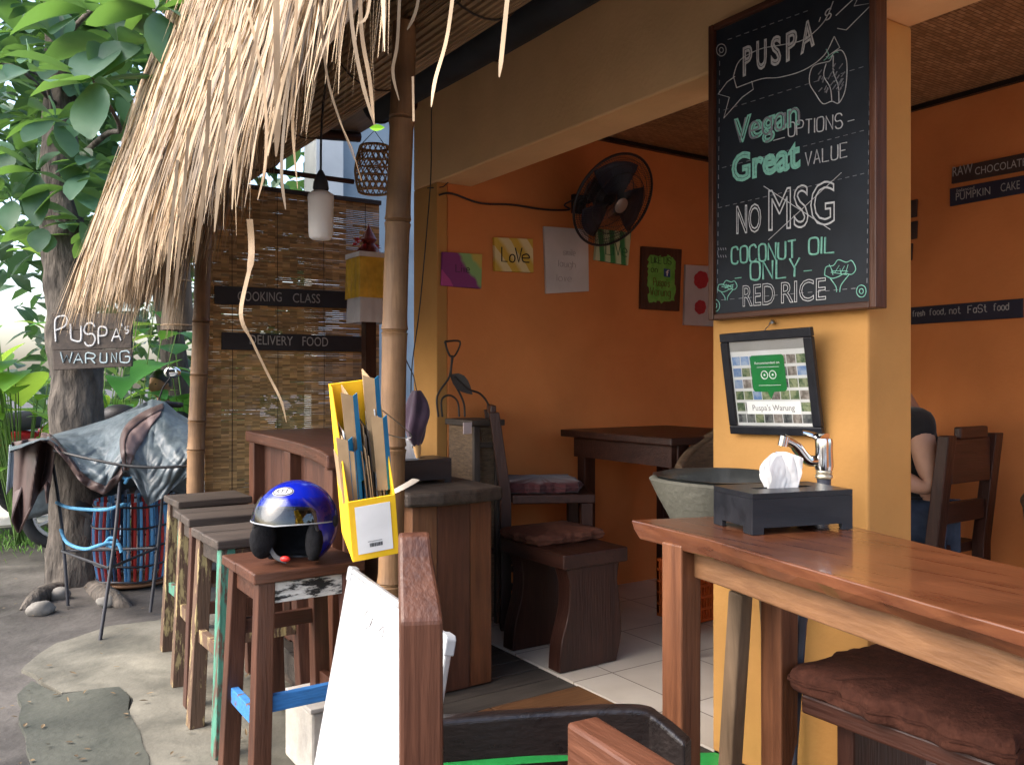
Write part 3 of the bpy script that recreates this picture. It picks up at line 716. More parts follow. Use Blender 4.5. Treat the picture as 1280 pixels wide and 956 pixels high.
for s in (-1, 1):
    b = MB(); b.lathe([(.0, 0), (.017, 0), (.017, .006), (.012, .010), (0, .011)], n=20); c = hpt(R(90) * s, R(4), 1.0); b.xf(lambda p: hw(c + Matrix.Rotation(R(90) * s, 3, 'Y') @ p)); build(b, 'visor_pivot', blk, hm, smooth=True)
cc = (R(4), R(45))
def on_shell(x, y, k): return hw(hpt(cc[0] - x / .115, cc[1] + y / .125, k))
b = MB(); b.grid(lambda u, v: on_shell(.045 * v * math.cos(u * 6.2832), .019 * v * math.sin(u * 6.2832), 1.031), 32, 6, cu=True)
bd = build(b, 'badge', M('badge_white', (.48, .48, .5), (.55, .55, .57), rough=.3, bump=0), hm, smooth=True)
b = MB(); b.tube([on_shell(.0405 * math.cos(i * .2618), .0158 * math.sin(i * .2618), 1.032) for i in range(24)], .0016, 5, closed=True)
tm = MB(); write(tm, 'KYT', (-.027, -.0085, 0), (.027, -.0085, 0), (0, .017, 0), (0, 0, 1), 'font', 0, shear=.15); write(tm, 'KYT', (-.0258, -.0085, 0), (.0282, -.0085, 0), (0, .017, 0), (0, 0, 1), 'font', 0, shear=.15, eps=.0018)
b.add([on_shell(p.x, p.y, 1.034 + p.z * .5) for p in tm.v], tm.f); build(b, 'badge_lettering', blk, bd, recalc=False)
b = MB(); b.tube(spline([hw(hpt(R(66), R(-40), .82)), hw(V((.035, .06, -.10))), hw(V((-.01, .075, -.112)))], 6), .007, 6, flat=.4); build(b, 'chin_strap', blk, hm, smooth=True)
b = MB(); b.ell((0, 0, 0), (.016, .010, .009), 10, 8); b.xf(lambda p: hw(V((-.005, .078, -.105)) + p)); build(b, 'strap_buckle', M('red_plastic', (.45, .015, .012), rough=.4), hm, smooth=True)

# ------------------------------------------------------------------ yellow magazine box full of menus, hung on the bamboo post
mg = thing('magazine_box', 'yellow open magazine box of worn menus hanging on the bamboo post', 'magazine box', at(470, 700, 2.1))
MO = at(470.5, 697, 2.10)
fr_ = -(FW * math.cos(R(20)) - RT * math.sin(R(20)))         # front normal, towards the camera and a little to its left
fr_.z = 0; fr_.normalize()
fr_ = (fr_ * math.cos(R(14)) - UP * math.sin(R(14))).normalized()
sx_ = UP.cross(fr_).normalized(); sx_ = (sx_ * math.cos(R(-7)) + UP * math.sin(R(7))).normalized()
uz_ = fr_.cross(sx_).normalized()
mw = lambda x, y, z: MO + sx_ * x - fr_ * y + uz_ * z        # x right, y depth (away), z up
W_, D_, HF, HB, TH = .116, .175, .158, .405, .004
yel = M('yellow_card', (.75, .44, .008), (.82, .52, .02), ns=4, rough=.6, bump=.06, bs=90, mott=.08)
b = MB(); h2 = W_ / 2
b.prism([mw(-h2, 0, 0), mw(h2, 0, 0), mw(h2, 0, HF), mw(-h2, 0, HF)], (mw(0, TH, 0) - mw(0, 0, 0)))
b.prism([mw(-h2, D_, 0), mw(h2, D_, 0), mw(h2, D_, HB), mw(-h2, D_, HB)], (mw(0, TH, 0) - mw(0, 0, 0)))
for s in (-1, 1):
    x = s * h2 - (0 if s < 0 else TH)
    b.prism([mw(x, TH + .0003, .0), mw(x, D_ - .0003, .0), mw(x, D_ - .0003, HB), mw(x, D_ * .75, HB), mw(x, TH + .0003, HF)], sx_ * TH)
b.prism([mw(-h2 + TH, TH, 0), mw(h2 - TH, TH, 0), mw(h2 - TH, D_, 0), mw(-h2 + TH, D_, 0)], uz_ * TH)
build(b, 'case', yel, mg, bevel=.0015)
b = MB(); b.prism([mw(-.043, -.0012, .018), mw(.043, -.0012, .018), mw(.043, -.0012, .142), mw(-.043, -.0012, .142)], fr_ * .001)
lb = build(b, 'label', M('white_label', (.68, .68, .66), (.76, .76, .74), ns=12, rough=.6, bump=.03), mg)
b = MB(); x = -.014; rnd = random.Random(3)
while x < .016:
    ww = rnd.choice([.0008, .0014, .002]); b.prism([mw(x, -.0027, .033), mw(x + ww, -.0027, .033), mw(x + ww, -.0027, .043), mw(x, -.0027, .043)], fr_ * .0003); x += ww + rnd.choice([.0007, .0012])
for x in range(12): b.prism([mw(-.018 + x * .003, -.0027, .047), mw(-.016 + x * .003, -.0027, .047), mw(-.016 + x * .003, -.0027, .0485), mw(-.018 + x * .003, -.0027, .0485)], fr_ * .0003)
build(b, 'barcode', blk, lb)
card = M('kraft_card', (.26, .17, .09), (.42, .29, .16), ns=6, rough=.75, bump=.1, mott=.2)
blc = M('blue_card', (.01, .20, .42), (.02, .27, .52), ns=6, rough=.5, bump=.05)
drk = M('dark_card', (.03, .025, .022), (.07, .055, .045), ns=6, rough=.7)
plc = M('pale_plastic', (.5, .53, .55), (.65, .68, .7), ns=8, rough=.3)
spec_ = [(-.053, .24, card, 0), (-.0475, .30, card, 1), (-.037, .31, plc, 0), (-.0315, .24, plc, 0), (-.0255, .30, drk, 0), (.0005, .26, card, 0), (.007, .32, card, 0), (.0135, .25, card, 0), (.024, .30, card, 0), (.036, .27, card, 0), (.042, .36, plc, 0), (-.050, .29, drk, 0), (-.045, .27, plc, 1), (-.040, .25, card, 0), (-.034, .285, drk, 0), (-.029, .26, card, 0), (-.022, .405, card, 1), (-.014, .23, blc, 0), (-.008, .22, card, 0), (-.002, .30, drk, 0), (.004, .29, card, 0),
         (.010, .27, card, 0), (.016, .31, drk, 0), (.021, .33, plc, 0), (.027, .44, card, 1), (.033, .30, blc, 0), (.039, .345, card, 1), (.045, .31, drk, 0), (.050, .29, blc, 0)]
for x, hh, m, blue in spec_:
    tl = U(-.012, .012); b = MB(); y0 = .055 + U(-.015, .012); th_ = .0022
    b.hexa([mw(x, y0, .006), mw(x + th_, y0, .006), mw(x + th_, D_ - .008, .006), mw(x, D_ - .008, .006), mw(x + tl, y0, hh), mw(x + tl + th_, y0, hh), mw(x + tl + th_, D_ - .006, hh - .004), mw(x + tl, D_ - .006, hh - .004)])
    t = thing('menu_card', 'worn menus packed upright in the yellow magazine box', 'menu', mw(x, .1, .006), group='menus in the magazine box')
    build(b, 'cover', m, t)
    if hh > .4 or blue:                                   # the broad covers turned to the viewer stick out on top, with a blue spine
        b = MB(); z0 = hh * .45
        b.hexa([mw(x - .012 + tl, y0 + .002, z0), mw(x + .012 + tl, y0 - .006, z0), mw(x + .012 + tl, y0 - .004, z0), mw(x - .012 + tl, y0 + .004, z0), mw(x - .014 + tl * 1.2, y0 + .002, hh + .006), mw(x + .012 + tl * 1.2, y0 - .006, hh - .004), mw(x + .012 + tl * 1.2, y0 - .004, hh - .004), mw(x - .014 + tl * 1.2, y0 + .004, hh + .006)])
        build(b, 'page', card, t)
        b = MB(); b.hexa([mw(x + .0125 + tl, y0 - .0065, z0), mw(x + .026 + tl, y0 + .004, z0), mw(x + .026 + tl, y0 + .006, z0), mw(x + .0125 + tl, y0 - .0045, z0), mw(x + .0125 + tl * 1.2, y0 - .0065, hh - .004), mw(x + .025 + tl * 1.2, y0 + .004, hh), mw(x + .025 + tl * 1.2, y0 + .006, hh), mw(x + .0125 + tl * 1.2, y0 - .0045, hh - .004)])
        build(b, 'spine', blc, t)
b = MB(); b.tube(spline([mw(-.03, D_ + .004, .36), at(478, 540, 2.40), at(515, 545, 2.42), mw(.05, D_ + .004, .34)], 6), .0014, 5); build(b, 'wire', M('grey_wire', (.2, .2, .2), metal=.8, rough=.4), mg)
b = MB(); b.tube(spline([at(482, 618, 2.43), at(497, 612, 2.40), at(512, 604, 2.43), at(520, 599, 2.47)], 6), .012, 6, flat=.12)
tag(build(b, 'tape_strip', M('grey_tape', (.32, .29, .25), (.45, .42, .37), rough=.6), smooth=True), 'loose end of greyish tape sticking out from the bamboo post', 'tape')
# dark pouch hanging beside the post
pc = thing('hanging_pouch', 'wrinkled dark purple pouch with a tan tip hanging beside the bamboo post', 'pouch', at(521, 556, 2.62))
b = MB(); cP = at(521, 524, 2.62)
b.grid(lambda u, v: cP + V((math.cos(u * 6.2832), math.sin(u * 6.2832), 0)) * (.036 * math.sin(math.pi * min(.97, v * .9 + .06)) ** .6 * (1 + .14 * math.sin(u * 31 + v * 3) + .1 * math.sin(u * 12.6 + v * 8))) + V((.004 * math.sin(v * 6), 0, .088 - .17 * v)), 40, 16, cu=True)
build(b, 'bag', M('purple_cloth', (.018, .008, .022), (.06, .028, .06), ns=12, rough=.8, bump=.3, sheen=.3), pc, smooth=True)
b = MB(); b.tube([cP + V((0, 0, -.075)), cP + V((.003, 0, -.10)), cP + V((.004, 0, -.118))], [.013, .011, .006], 10); build(b, 'tip', M('tan_cloth', (.35, .2, .08), (.5, .3, .13)), pc, smooth=True)
b = MB(); b.tube([cP + V((0, 0, .085)), at(517, 470, 2.62), at(503, 440, 2.5)], .0018, 5); build(b, 'string', M('dark_cord', (.03, .02, .014)), pc)
# thin black wire hanging down the pier
b = MB(); b.tube(spline([(1.9, 3.15, 2.72), at(545, 95, 3.4), at(538, 230, 3.4), at(525, 380, 3.4), at(514, 470, 3.3), at(516, 560, 3.3)], 5), .0025, 5)
tag(build(b, 'hanging_wire', blk), 'thin black wire hanging from the roof down in front of the orange pier', 'wire')

# ------------------------------------------------------------------ lamp, rod, basket
lp = thing('hanging_lamp', 'frosted white bulb in a black holder hanging below the thatch', 'lamp', at(401, 302, 2.6))
lc = at(401, 262, 2.6); rr = 2.6 / F
b = MB(); b.lathe([(0, -38 * rr), (11 * rr, -37.5 * rr), (14.2 * rr, -35 * rr), (15.2 * rr, -28 * rr), (15.8 * rr, 10 * rr), (16.4 * rr, 14 * rr), (15.5 * rr, 19 * rr), (9 * rr, 23 * rr)], lc, 28)
build(b, 'bulb', M('frosted_glass', (.74, .73, .72), (.80, .79, .78), ns=3, rough=.35, bump=0, mott=.03, trans=.25, orand=0), lp, smooth=True)
b = MB(); b.lathe([(8.5 * rr, 22.5 * rr), (10 * rr, 26 * rr), (9 * rr, 34 * rr), (6 * rr, 42 * rr), (3 * rr, 48 * rr), (1.2 * rr, 50 * rr)], lc, 20); build(b, 'socket', blk, lp, smooth=True)
b = MB(); b.tube(spline([lc + V((0, 0, 49 * rr)), at(404, 130, 2.62), V((1.03, 2.52, 2.60))], 6), .0035, 6); build(b, 'cable', blk, lp)
b = MB(); b.tube([V((1.12, 4.1, 2.36 - .03)), V((1.75, 4.1, 2.36 - .03))], .013, 8)
tag(build(b, 'hanging_rod', wood('dark', 'X'), smooth=True), 'dark horizontal rod under the roof carrying the woven basket', 'rod')
bk = thing('woven_basket', 'small openwork bamboo basket hanging under the roof beside the post', 'basket', at(468, 240, 3.75))
bcx = at(468, 212, 3.75); bcx.z = bcx.z; bh = .20; cane = M('basket_cane', (.20, .12, .06), (.40, .27, .15), ns=12, rough=.6, island=.3)
brad = lambda v: .062 + .022 * math.sin(math.pi * min(1, v * .9 + .1))
b = MB()
for v in (.0, .03, .16, .32, .48, .64, .80, .97, 1.0):
    b.tube([bcx + V((math.cos(a * .2618) * brad(v), math.sin(a * .2618) * brad(v), (v - .5) * bh)) for a in range(24)], .0035, 5, closed=True)
for k in range(18):
    for s in (-1, 1):
        b.tube([bcx + V((math.cos(k * .349 + s * v * .14) * (brad(v / 10) + .0015 * s), math.sin(k * .349 + s * v * .14) * (brad(v / 10) + .0015 * s), (v / 10 - .5) * bh)) for v in range(11)], .0028, 4)
build(b, 'weave', cane, bk, smooth=True)
b = MB(); b.tube([bcx + V((brad(1), 0, .1)), bcx + V((0, 0, .17)), bcx + V((-brad(1), 0, .1))], .002, 5); b.tube([bcx + V((0, 0, .17)), V((bcx.x, bcx.y, 2.62))], .0015, 5); build(b, 'string', M('dark_cord', (.03, .02, .014)), bk)

# ------------------------------------------------------------------ small shrine with yellow cloth
sh = thing('offering_shrine', 'small shrine wrapped in yellow and white cloth with red flowers beside the bamboo blind', 'shrine', (2.03, 4.35, .16))
sc_ = onY(461, 350, 4.35); sxc = sc_.x
def zY(py): return CAMZ + (CY - py) / F * (4.35 / ray(461, 400).y)
b = MB(); b.box((sxc - .03, 4.32, .17), (sxc + .03, 4.38, zY(402))); build(b, 'post', wood('dark', 'Z'), sh)
b = MB(); b.box((sxc - .085, 4.27, zY(372)), (sxc + .085, 4.43, zY(318))); build(b, 'body', wood('old', 'Z'), sh)
def skirt(z0, z1, r, m, nm, amp):
    b = MB()
    def fn(u, v):
        a = u * 4; i = int(a) % 4; f = a - int(a); cs = [(-1, -1), (1, -1), (1, 1), (-1, 1)]
        x = cs[i][0] + (cs[(i + 1) % 4][0] - cs[i][0]) * f; y = cs[i][1] + (cs[(i + 1) % 4][1] - cs[i][1]) * f
        k = r * (1 + .06 * v) * (1 + amp * math.sin(u * 88) * (.3 + v))
        return V((sxc + x * k, 4.35 + y * k, z0 + (z1 - z0) * v))
    b.grid(fn, 96, 8, cu=True); return build(b, nm, m, sh, smooth=True)
skirt(zY(322), zY(374), .093, M('yellow_satin', (.55, .33, .03), (.70, .46, .06), ns=10, rough=.4, bump=.3, bs=50, mott=.25, mscale=12), 'yellow_cloth', .02)
skirt(zY(366), zY(404), .088, M('white_cloth', (.55, .55, .58), (.66, .66, .68), ns=10, rough=.8), 'white_cloth', .025)
b = MB(); b.box((sxc - .098, 4.252, zY(324)), (sxc + .098, 4.448, zY(318))); build(b, 'white_band', M('white_cloth', (.5, .5, .5)), sh)
fm = M('red_flower', (.32, .015, .02), (.6, .09, .08), ns=20, rough=.7, island=.5)
for i in range(9):
    b = MB(); c = V((sxc + U(-.075, .075), 4.35 + U(-.07, .05), zY(314) + U(0, .05)))
    for k in range(12): leaf(b, c, rdir(-.2), (0, 0, 1), U(.02, .035), .02, n=3)
    build(b, 'flower', fm, sh, recalc=False)
b = MB(); b.lathe([(.05, 0), (.055, .03), (.03, .06), (.045, .08), (.012, .14), (.0, .17)], (sxc, 4.35, zY(318)), 14); build(b, 'ornament', M('dark_red_lacquer', (.12, .015, .015), (.25, .05, .03), ns=20, rough=.5), sh, smooth=True)

# ------------------------------------------------------------------ whiteboard leaning on the foreground chair
wb = thing('whiteboard', 'white dry erase board with faint scribbles leaning on its side behind the wooden chair post', 'whiteboard', (.80, 1.75, .0))
WA = V((.890, 2.11, .82)); WB = V((.805, 1.44, .82)); dn = V((-.16, -.01, -.80))
wu = (WB - WA); wn = dn.cross(wu).normalized()
if wn.x > 0: wn = -wn
wp = lambda u, v: WA + wu * u + dn * v
b = MB(); b.prism([wp(.012, .01), wp(.988, .01), wp(.988, .99), wp(.012, .99)], wn * -.012); build(b, 'panel', M('whiteboard_white', (.80, .80, .80), (.85, .85, .85), ns=3, rough=.25, bump=0, mott=.03, orand=0), wb)
alum = M('aluminium', (.55, .56, .58), (.68, .69, .7), ns=20, rough=.35, metal=.6)
b = MB()
for u0, v0, u1, v1 in ((.03, 0, .97, 0), (.03, 1, .97, 1), (0, .03, 0, .97), (1, .03, 1, .97)): b.bar(wp(u0, v0) - wn * .006, wp(u1, v1) - wn * .006, .015, .015, up=wn)
build(b, 'frame', alum, wb, bevel=.004)
for u0, v0 in ((0, 0), (1, 0), (1, 1), (0, 1)):
    b = MB(); su, sv = (.04 if u0 == 0 else -.04), (.035 if v0 == 0 else -.035); eu, ev = (-.014 if u0 == 0 else .014), (-.012 if v0 == 0 else .012); b.prism([wp(u0 + eu * .3, v0 + ev) + wn * .004, wp(u0 + su, v0 + ev) + wn * .004, wp(u0 + su, v0 + sv) + wn * .004, wp(u0 + eu, v0 + sv) + wn * .004, wp(u0 + eu, v0 + ev * .3) + wn * .004], wn * -.022); build(b, 'corner_cap', M('grey_plastic', (.36, .38, .40), (.45, .47, .49), rough=.4), wb, bevel=.003)
b = MB()
for q in ([(455, 770), (462, 762), (465, 778), (458, 785)], [(463, 780), (468, 772), (471, 784)], [(474, 788), (480, 783), (478, 796), (472, 795)], [(441, 815), (443, 816)], [(485, 800), (488, 806)], [(425, 845), (427, 846)], [(455, 862), (459, 861)]):
    pts = []
    for x, y in q:
        r = ray(x, y); k = (WA - CAM).dot(wn) / r.dot(wn); pts.append(CAM + r * k + wn * .001)
    b.tube(spline(pts, 4), .0012, 4)
build(b, 'marker_scribble', M('marker_grey', (.12, .12, .13)), wb)
b = MB(); b.box((1.0, 2.60, .014), (1.19, 2.92, .25)); b2 = MB()
cbk = thing('concrete_block', 'pale grey concrete block on the pavement beside the whiteboard', 'block', (1.09, 2.76, .012))
b = MB(); b.prism([(.99, 2.66, .014), (1.19, 2.66, .014), (1.19, 2.66, .24), (.99, 2.66, .24)], (0, .26, 0)); build(b, 'body', M('block_concrete', (.28, .26, .23), (.48, .45, .40), ns=6, rough=.9, bump=.5, bs=30), cbk, bevel=.01)
b = MB(); b.box((.985, 2.655, .2405), (1.10, 2.90, .255)); build(b, 'top_tile', M('tile_grey', (.4, .38, .35), (.55, .52, .48), rough=.6), cbk, bevel=.003)
# ================================================================== CHALKBOARD AND FRAME ON THE COLUMN
XB = 1.965
fx = lambda x, y: onX(x, y, XB)
cb = thing('chalkboard', 'large black chalkboard menu with white and green chalk lettering on the yellow column', 'chalkboard', (1.98, 1.59, 1.5))
yl, yr = fx(889, 300).y, fx(1099, 300).y
zb, zt = 1.500, 2.40
b = MB(); b.box((XB + .001, yr + .018, zb + .016), (XB + .012, yl - .018, zt - .016))
build(b, 'board', M('chalk_slate', (.005, .008, .013), (.013, .018, .026), ns=4, rough=.62, bump=.05, mott=.3, mscale=5, orand=0), cb)
for lo, hi in (((XB - .014, yr, zb), (1.9995, yr + .02, zt)), ((XB - .014, yl - .02, zb), (1.9995, yl, zt)), ((XB - .013, yr + .0205, zb), (1.9995, yl - .0205, zb + .018)), ((XB - .013, yr + .0205, zt - .018), (1.9995, yl - .0205, zt))):
    b = MB(); b.box(lo, hi); build(b, 'frame', wood('red', 'Z' if hi[2] - lo[2] > .5 else 'Y'), cb, bevel=.003)
cw = M('white_chalk', (.42, .42, .43), (.66, .66, .66), ns=120, rough=.95, bump=0, orand=0)
cg = M('green_chalk', (.16, .42, .32), (.30, .62, .50), ns=120, rough=.95, bump=0, orand=0)
cd = M('dim_chalk', (.16, .16, .18), (.28, .28, .30), ns=90, rough=.95, bump=0, orand=0)
NX = V((-1, 0, 0))
def hz(px, py, h): r = ray(px, py); return V((0, 0, h * (XB / r.x) / F))
Wc, Gc, Dc = MB(), MB(), MB()
def flush(nm):
    global Wc, Gc, Dc
    for mb, m, c in ((Wc, cw, 'white'), (Gc, cg, 'green'), (Dc, cd, 'faint')):
        if mb.v: build(mb, nm if c == 'white' else c + '_' + nm, m, cb)
    Wc, Gc, Dc = MB(), MB(), MB()
def ch(mb, pts, r=.0013, sm=True):
    p = [fx(*q) for q in pts]; p = spline(p, 5) if sm and len(p) > 2 else p
    mb.tube([q + NX * .001 for q in p], r, 5)
def wr(mb, txt, p0, p1, h, mode='stroke', th=.0017, jit=.12, outline=.03, eps=.0012):
    write(mb, txt, fx(*p0), fx(*p1), hz(p0[0], p0[1], h), NX, mode, th, eps=eps, jit=jit, outline=outline)
# banner
ch(Wc, [(917, 96), (925, 76), (950, 62), (975, 57), (1005, 50), (1030, 28), (1042, 2)]); ch(Wc, [(921, 110), (952, 99), (975, 97), (1005, 88), (1030, 70), (1043, 46)])
ch(Wc, [(917, 96), (921, 110)], sm=False); ch(Wc, [(919, 96), (909, 103), (898, 118), (912, 122), (905, 148), (928, 122), (942, 112), (940, 102)], sm=False)
ch(Wc, [(1043, 46), (1050, 60), (1033, 72)], sm=False); ch(Wc, [(1045, 20), (1075, -8), (1068, 8), (1092, 4), (1058, 38), (1047, 36)], sm=False)
for i, (a, b_, c) in enumerate((('P', (929, 95), (941, 90)), ('U', (946, 87), (959, 84)), ('S', (964, 82), (977, 79)), ('P', (983, 77), (997, 70)), ('A', (1001, 68), (1019, 55)))):
    wr(Wc, a, b_, c, 34, 'outline', .02, outline=.035, eps=.002)
wr(Wc, 'S', (1032, 27), (1039, 22), 12); ch(Wc, [(1024, 28), (1026, 22)], sm=False)
flush('chalk_banner')
ch(Wc, [(1033, 78), (1016, 84), (1012, 103), (1020, 118), (1029, 130), (1040, 127), (1049, 129), (1057, 112), (1059, 80), (1053, 64), (1043, 66), (1038, 76), (1033, 78)])
ch(Wc, [(1033, 80), (1030, 95), (1038, 110), (1040, 126)]); ch(Wc, [(1042, 70), (1042, 90), (1048, 108), (1049, 128)]); ch(Gc, [(1030, 76), (1036, 70), (1033, 62)]); ch(Gc, [(1036, 74), (1044, 66), (1048, 66)])
for i in range(26):
    x = U(1018, 1054); y = U(86, 118); ch(Dc, [(x, y), (x + U(2, 5), y - U(4, 9))], .0016, False)
flush('chalk_pepper')
def dash(p0, p1, n, h=2.0):
    for i in range(n):
        a, c = i / n, (i + .5) / n
        ch(Dc, [(p0[0] + (p1[0] - p0[0]) * a, p0[1] + (p1[1] - p0[1]) * a), (p0[0] + (p1[0] - p0[0]) * c, p0[1] + (p1[1] - p0[1]) * c)], .0010, False)
dash((905, 138), (1085, 82), 16); flush('chalk_line'); dash((903, 210), (1085, 162), 18); flush('chalk_line'); dash((898, 260), (1085, 216), 20); flush('chalk_line'); dash((900, 65), (897, 372), 26); flush('chalk_line'); dash((1088, 40), (1084, 360), 26); flush('chalk_line'); dash((902, 375), (1075, 360), 16); flush('chalk_line'); dash((910, 50), (1015, 12), 10); flush('chalk_line')
for x, y in ((902, 63), (1077, 364), (894, 382)):
    for r in (6, 2.5): ch(Gc if y > 300 else Wc, [(x + r * math.cos(a * .524), y + r * 1.25 * math.sin(a * .524)) for a in range(13)], .0011)
flush('chalk_marks')
wr(Gc, 'Vegan', (918, 180), (1000, 155), 30, 'outline', .02, outline=.03, eps=.002)
flush('chalk_word')
wr(Dc, 'Vegan', (919, 179.5), (999, 155.5), 28, 'stroke', .0034, jit=.05)
wr(Wc, 'OPTIONS', (986, 171), (1053, 160), 17)
flush('chalk_word')
ch(Wc, [(967, 176), (981, 172)], sm=False)
ch(Wc, [(1060, 152), (1068, 150)], sm=False)
wr(Gc, 'Great', (915, 228), (1001, 208), 33, 'outline', .02, outline=.04, eps=.002)
flush('chalk_word')
wr(Wc, 'VALUE', (1007, 208), (1059, 196), 17)
flush('chalk_word')
wr(Wc, 'NO', (921, 292), (952, 289), 34, 'outline', .02, outline=.02, eps=.002)
flush('chalk_word')
wr(Wc, 'MSG', (961, 288), (1044, 279), 50, 'outline', .02, outline=.016, eps=.002)
flush('chalk_word')
ch(Wc, [(955, 233), (1038, 287)], sm=False, r=.0011)
ch(Wc, [(961, 300), (1052, 216)], sm=False, r=.0011)
wr(Gc, 'COCONUT', (915, 330), (995, 322), 20, th=.0028)
flush('chalk_word')
wr(Gc, 'OIL', (1012, 318), (1043, 316), 20, th=.0028)
flush('chalk_word')
wr(Gc, 'ONLY', (939, 350), (1000, 346), 22, th=.0029)
flush('chalk_word')
ch(Gc, [(919, 348), (927, 347)], sm=False)
ch(Gc, [(1005, 339), (1015, 338)], sm=False)
wr(Wc, 'RED', (929, 383), (969, 380), 26, 'outline', .02, outline=.013, eps=.002)
flush('chalk_word')
wr(Wc, 'RICE', (977, 379), (1033, 374), 26, 'outline', .02, outline=.013, eps=.002)
flush('chalk_word')
flush('chalk_word')
for cx, cy, s in ((1048, 348, 1.0), (908, 365, .62)):
    ch(Gc, [(cx - 17 * s, cy - 4 * s), (cx - 15 * s, cy - 14 * s), (cx - 6 * s, cy - 16 * s), (cx, cy - 23 * s), (cx + 10 * s, cy - 20 * s), (cx + 17 * s, cy - 22 * s), (cx + 22 * s, cy - 12 * s), (cx + 17 * s, cy - 5 * s), (cx + 8 * s, cy - 6 * s), (cx, cy - 2 * s), (cx - 8 * s, cy), (cx - 17 * s, cy - 4 * s)])
    ch(Gc, [(cx - 10 * s, cy), (cx - 3 * s, cy + 10 * s), (cx - 2 * s, cy + 17 * s)]); ch(Gc, [(cx + 14 * s, cy - 5 * s), (cx + 4 * s, cy + 8 * s), (cx + 2 * s, cy + 17 * s)])
    for k in range(10): ch(Gc, [(cx + U(-12, 16) * s, cy - U(4, 18) * s), (cx + U(-12, 16) * s, cy - U(4, 18) * s)], .0009, False)
for k in range(8): ch(Dc, [(898 + k % 4 * 3, 310 + k // 4 * 9), (899 + k % 4 * 3, 313 + k // 4 * 9)], .0014, False)
flush('chalk_vegetables')

# ------------------------------------------------------------------ tilted certificate
tf = thing('framed_certificate', 'black framed green certificate hung at a tilt on the yellow column below the chalkboard', 'picture frame', (1.97, 1.63, 1.16))
TLc, TRc, BRc, BLc = onX(903, 417, 1.925), onX(1017, 408, 1.925), onX(1032, 544, 1.985), onX(917, 541, 1.985)
fu = (TRc - TLc); fv = (BLc - TLc); fn_ = fu.cross(fv).normalized()
if fn_.x > 0: fn_ = -fn_
fp_ = lambda u, v, e=0: TLc + fu * u + fv * v + (BRc - TRc - fv) * (u * v) + fn_ * e
for u0, v0, u1, v1 in ((0, 0, 1, .085), (0, .915, 1, 1), (0, .086, .085, .914), (.915, .086, 1, .914)):
    b = MB(); b.hexa([fp_(u0, v0), fp_(u1, v0), fp_(u1, v1), fp_(u0, v1), fp_(u0, v0, .016), fp_(u1, v0, .016), fp_(u1, v1, .016), fp_(u0, v1, .016)]); build(b, 'frame', blacklac, tf, bevel=.003)
def fq(mb, u0, v0, u1, v1, e, d=.0003): return mb.hexa([fp_(u0, v0, e), fp_(u1, v0, e), fp_(u1, v1, e), fp_(u0, v1, e), fp_(u0, v0, e + d), fp_(u1, v0, e + d), fp_(u1, v1, e + d), fp_(u0, v1, e + d)])
b = MB(); fq(b, .086, .086, .914, .914, .006); pr_ = build(b, 'print', M('photo_paper', (.55, .56, .55), (.6, .6, .59), rough=.5, bump=0), tf)
b = MB(); fq(b, .086, .086, .914, .185, .0066); build(b, 'print_header', M('grey_header', (.28, .28, .27), (.34, .33, .31), rough=.5, bump=0), pr_)
pm = [M('print_sky', (.12, .22, .42), (.30, .38, .5), ns=40, rough=.4, bump=0, ramp=(.4, .6)), M('print_hill', (.05, .10, .04), (.25, .28, .16), ns=50, rough=.4, bump=0, ramp=(.4, .6)), M('print_stone', (.14, .12, .10), (.34, .31, .28), ns=50, rough=.4, bump=0, ramp=(.4, .6)), M('print_dark', (.03, .035, .04), (.16, .17, .16), ns=50, rough=.4, bump=0, ramp=(.4, .6))]
rnd = random.Random(2)
for j in range(6):
    for i in range(8):
        u0 = .10 + i * .101; v0 = .235 + j * .113
        b = MB(); fq(b, u0, v0, u0 + .092, v0 + .085, .0066); build(b, 'thumbnail', rnd.choice(pm), pr_)
b = MB(); bp = [(.33, .23), (.66, .23), (.68, .25), (.68, .56), (.66, .58), (.54, .585), (.50, .655), (.47, .585), (.33, .58), (.31, .56), (.31, .25)]
b.prism([fp_(u, v, .0072) for u, v in bp], fn_ * .0004)
gb = build(b, 'green_bubble', M('print_green', (.015, .20, .045), (.02, .26, .06), rough=.35, bump=0), pr_)
b = MB()
for u in (.455, .545):
    b.tube([fp_(u + .036 * math.cos(a * .349), .42 + .038 * math.sin(a * .349), .0082) for a in range(18)], .0013, 5, closed=True); b.tube([fp_(u, .42, .0078), fp_(u, .42, .0086)], .003, 10)
write(b, 'Recommended on', fp_(.36, .315), fp_(.63, .315), -fv.normalized() * .007, fn_, 'font', 0, eps=.0085)
for v in (.345, .52): b.tube([fp_(.38, v, .0082), fp_(.62, v, .0082)], .0006, 4)
build(b, 'emblem', M('print_white', (.7, .72, .7), rough=.4, bump=0), gb, recalc=False)
b = MB(); fq(b, .215, .675, .80, .80, .0072); pp = build(b, 'name_plate', M('print_white', (.7, .72, .7), rough=.4, bump=0), pr_)
b = MB(); write(b, "Puspa's Warung", fp_(.28, .765), fp_(.74, .765), -fv.normalized() * .017, fn_, 'font', 0, eps=.0082); build(b, 'lettering', M('print_grey', (.18, .16, .16), rough=.5, bump=0), pp, recalc=False)
b = MB(); fq(b, .086, .086, .914, .914, .0095, .0006); build(b, 'glazing', glass('picture_glass', (.97, .97, .97), .02, .03), tf)
b = MB(); b.tube([fp_(.5, 0, .004), onX(965, 402, 1.99), onX(966, 400, 1.999)], .0015, 5); b.tube([onX(965, 403, 1.975), onX(965, 401, 1.999)], .004, 8); b.tube([onX(962, 404, 1.985), onX(968, 403, 1.985)], .003, 6); build(b, 'hook', M('steel', (.4, .4, .4), metal=.9, rough=.35), tf)

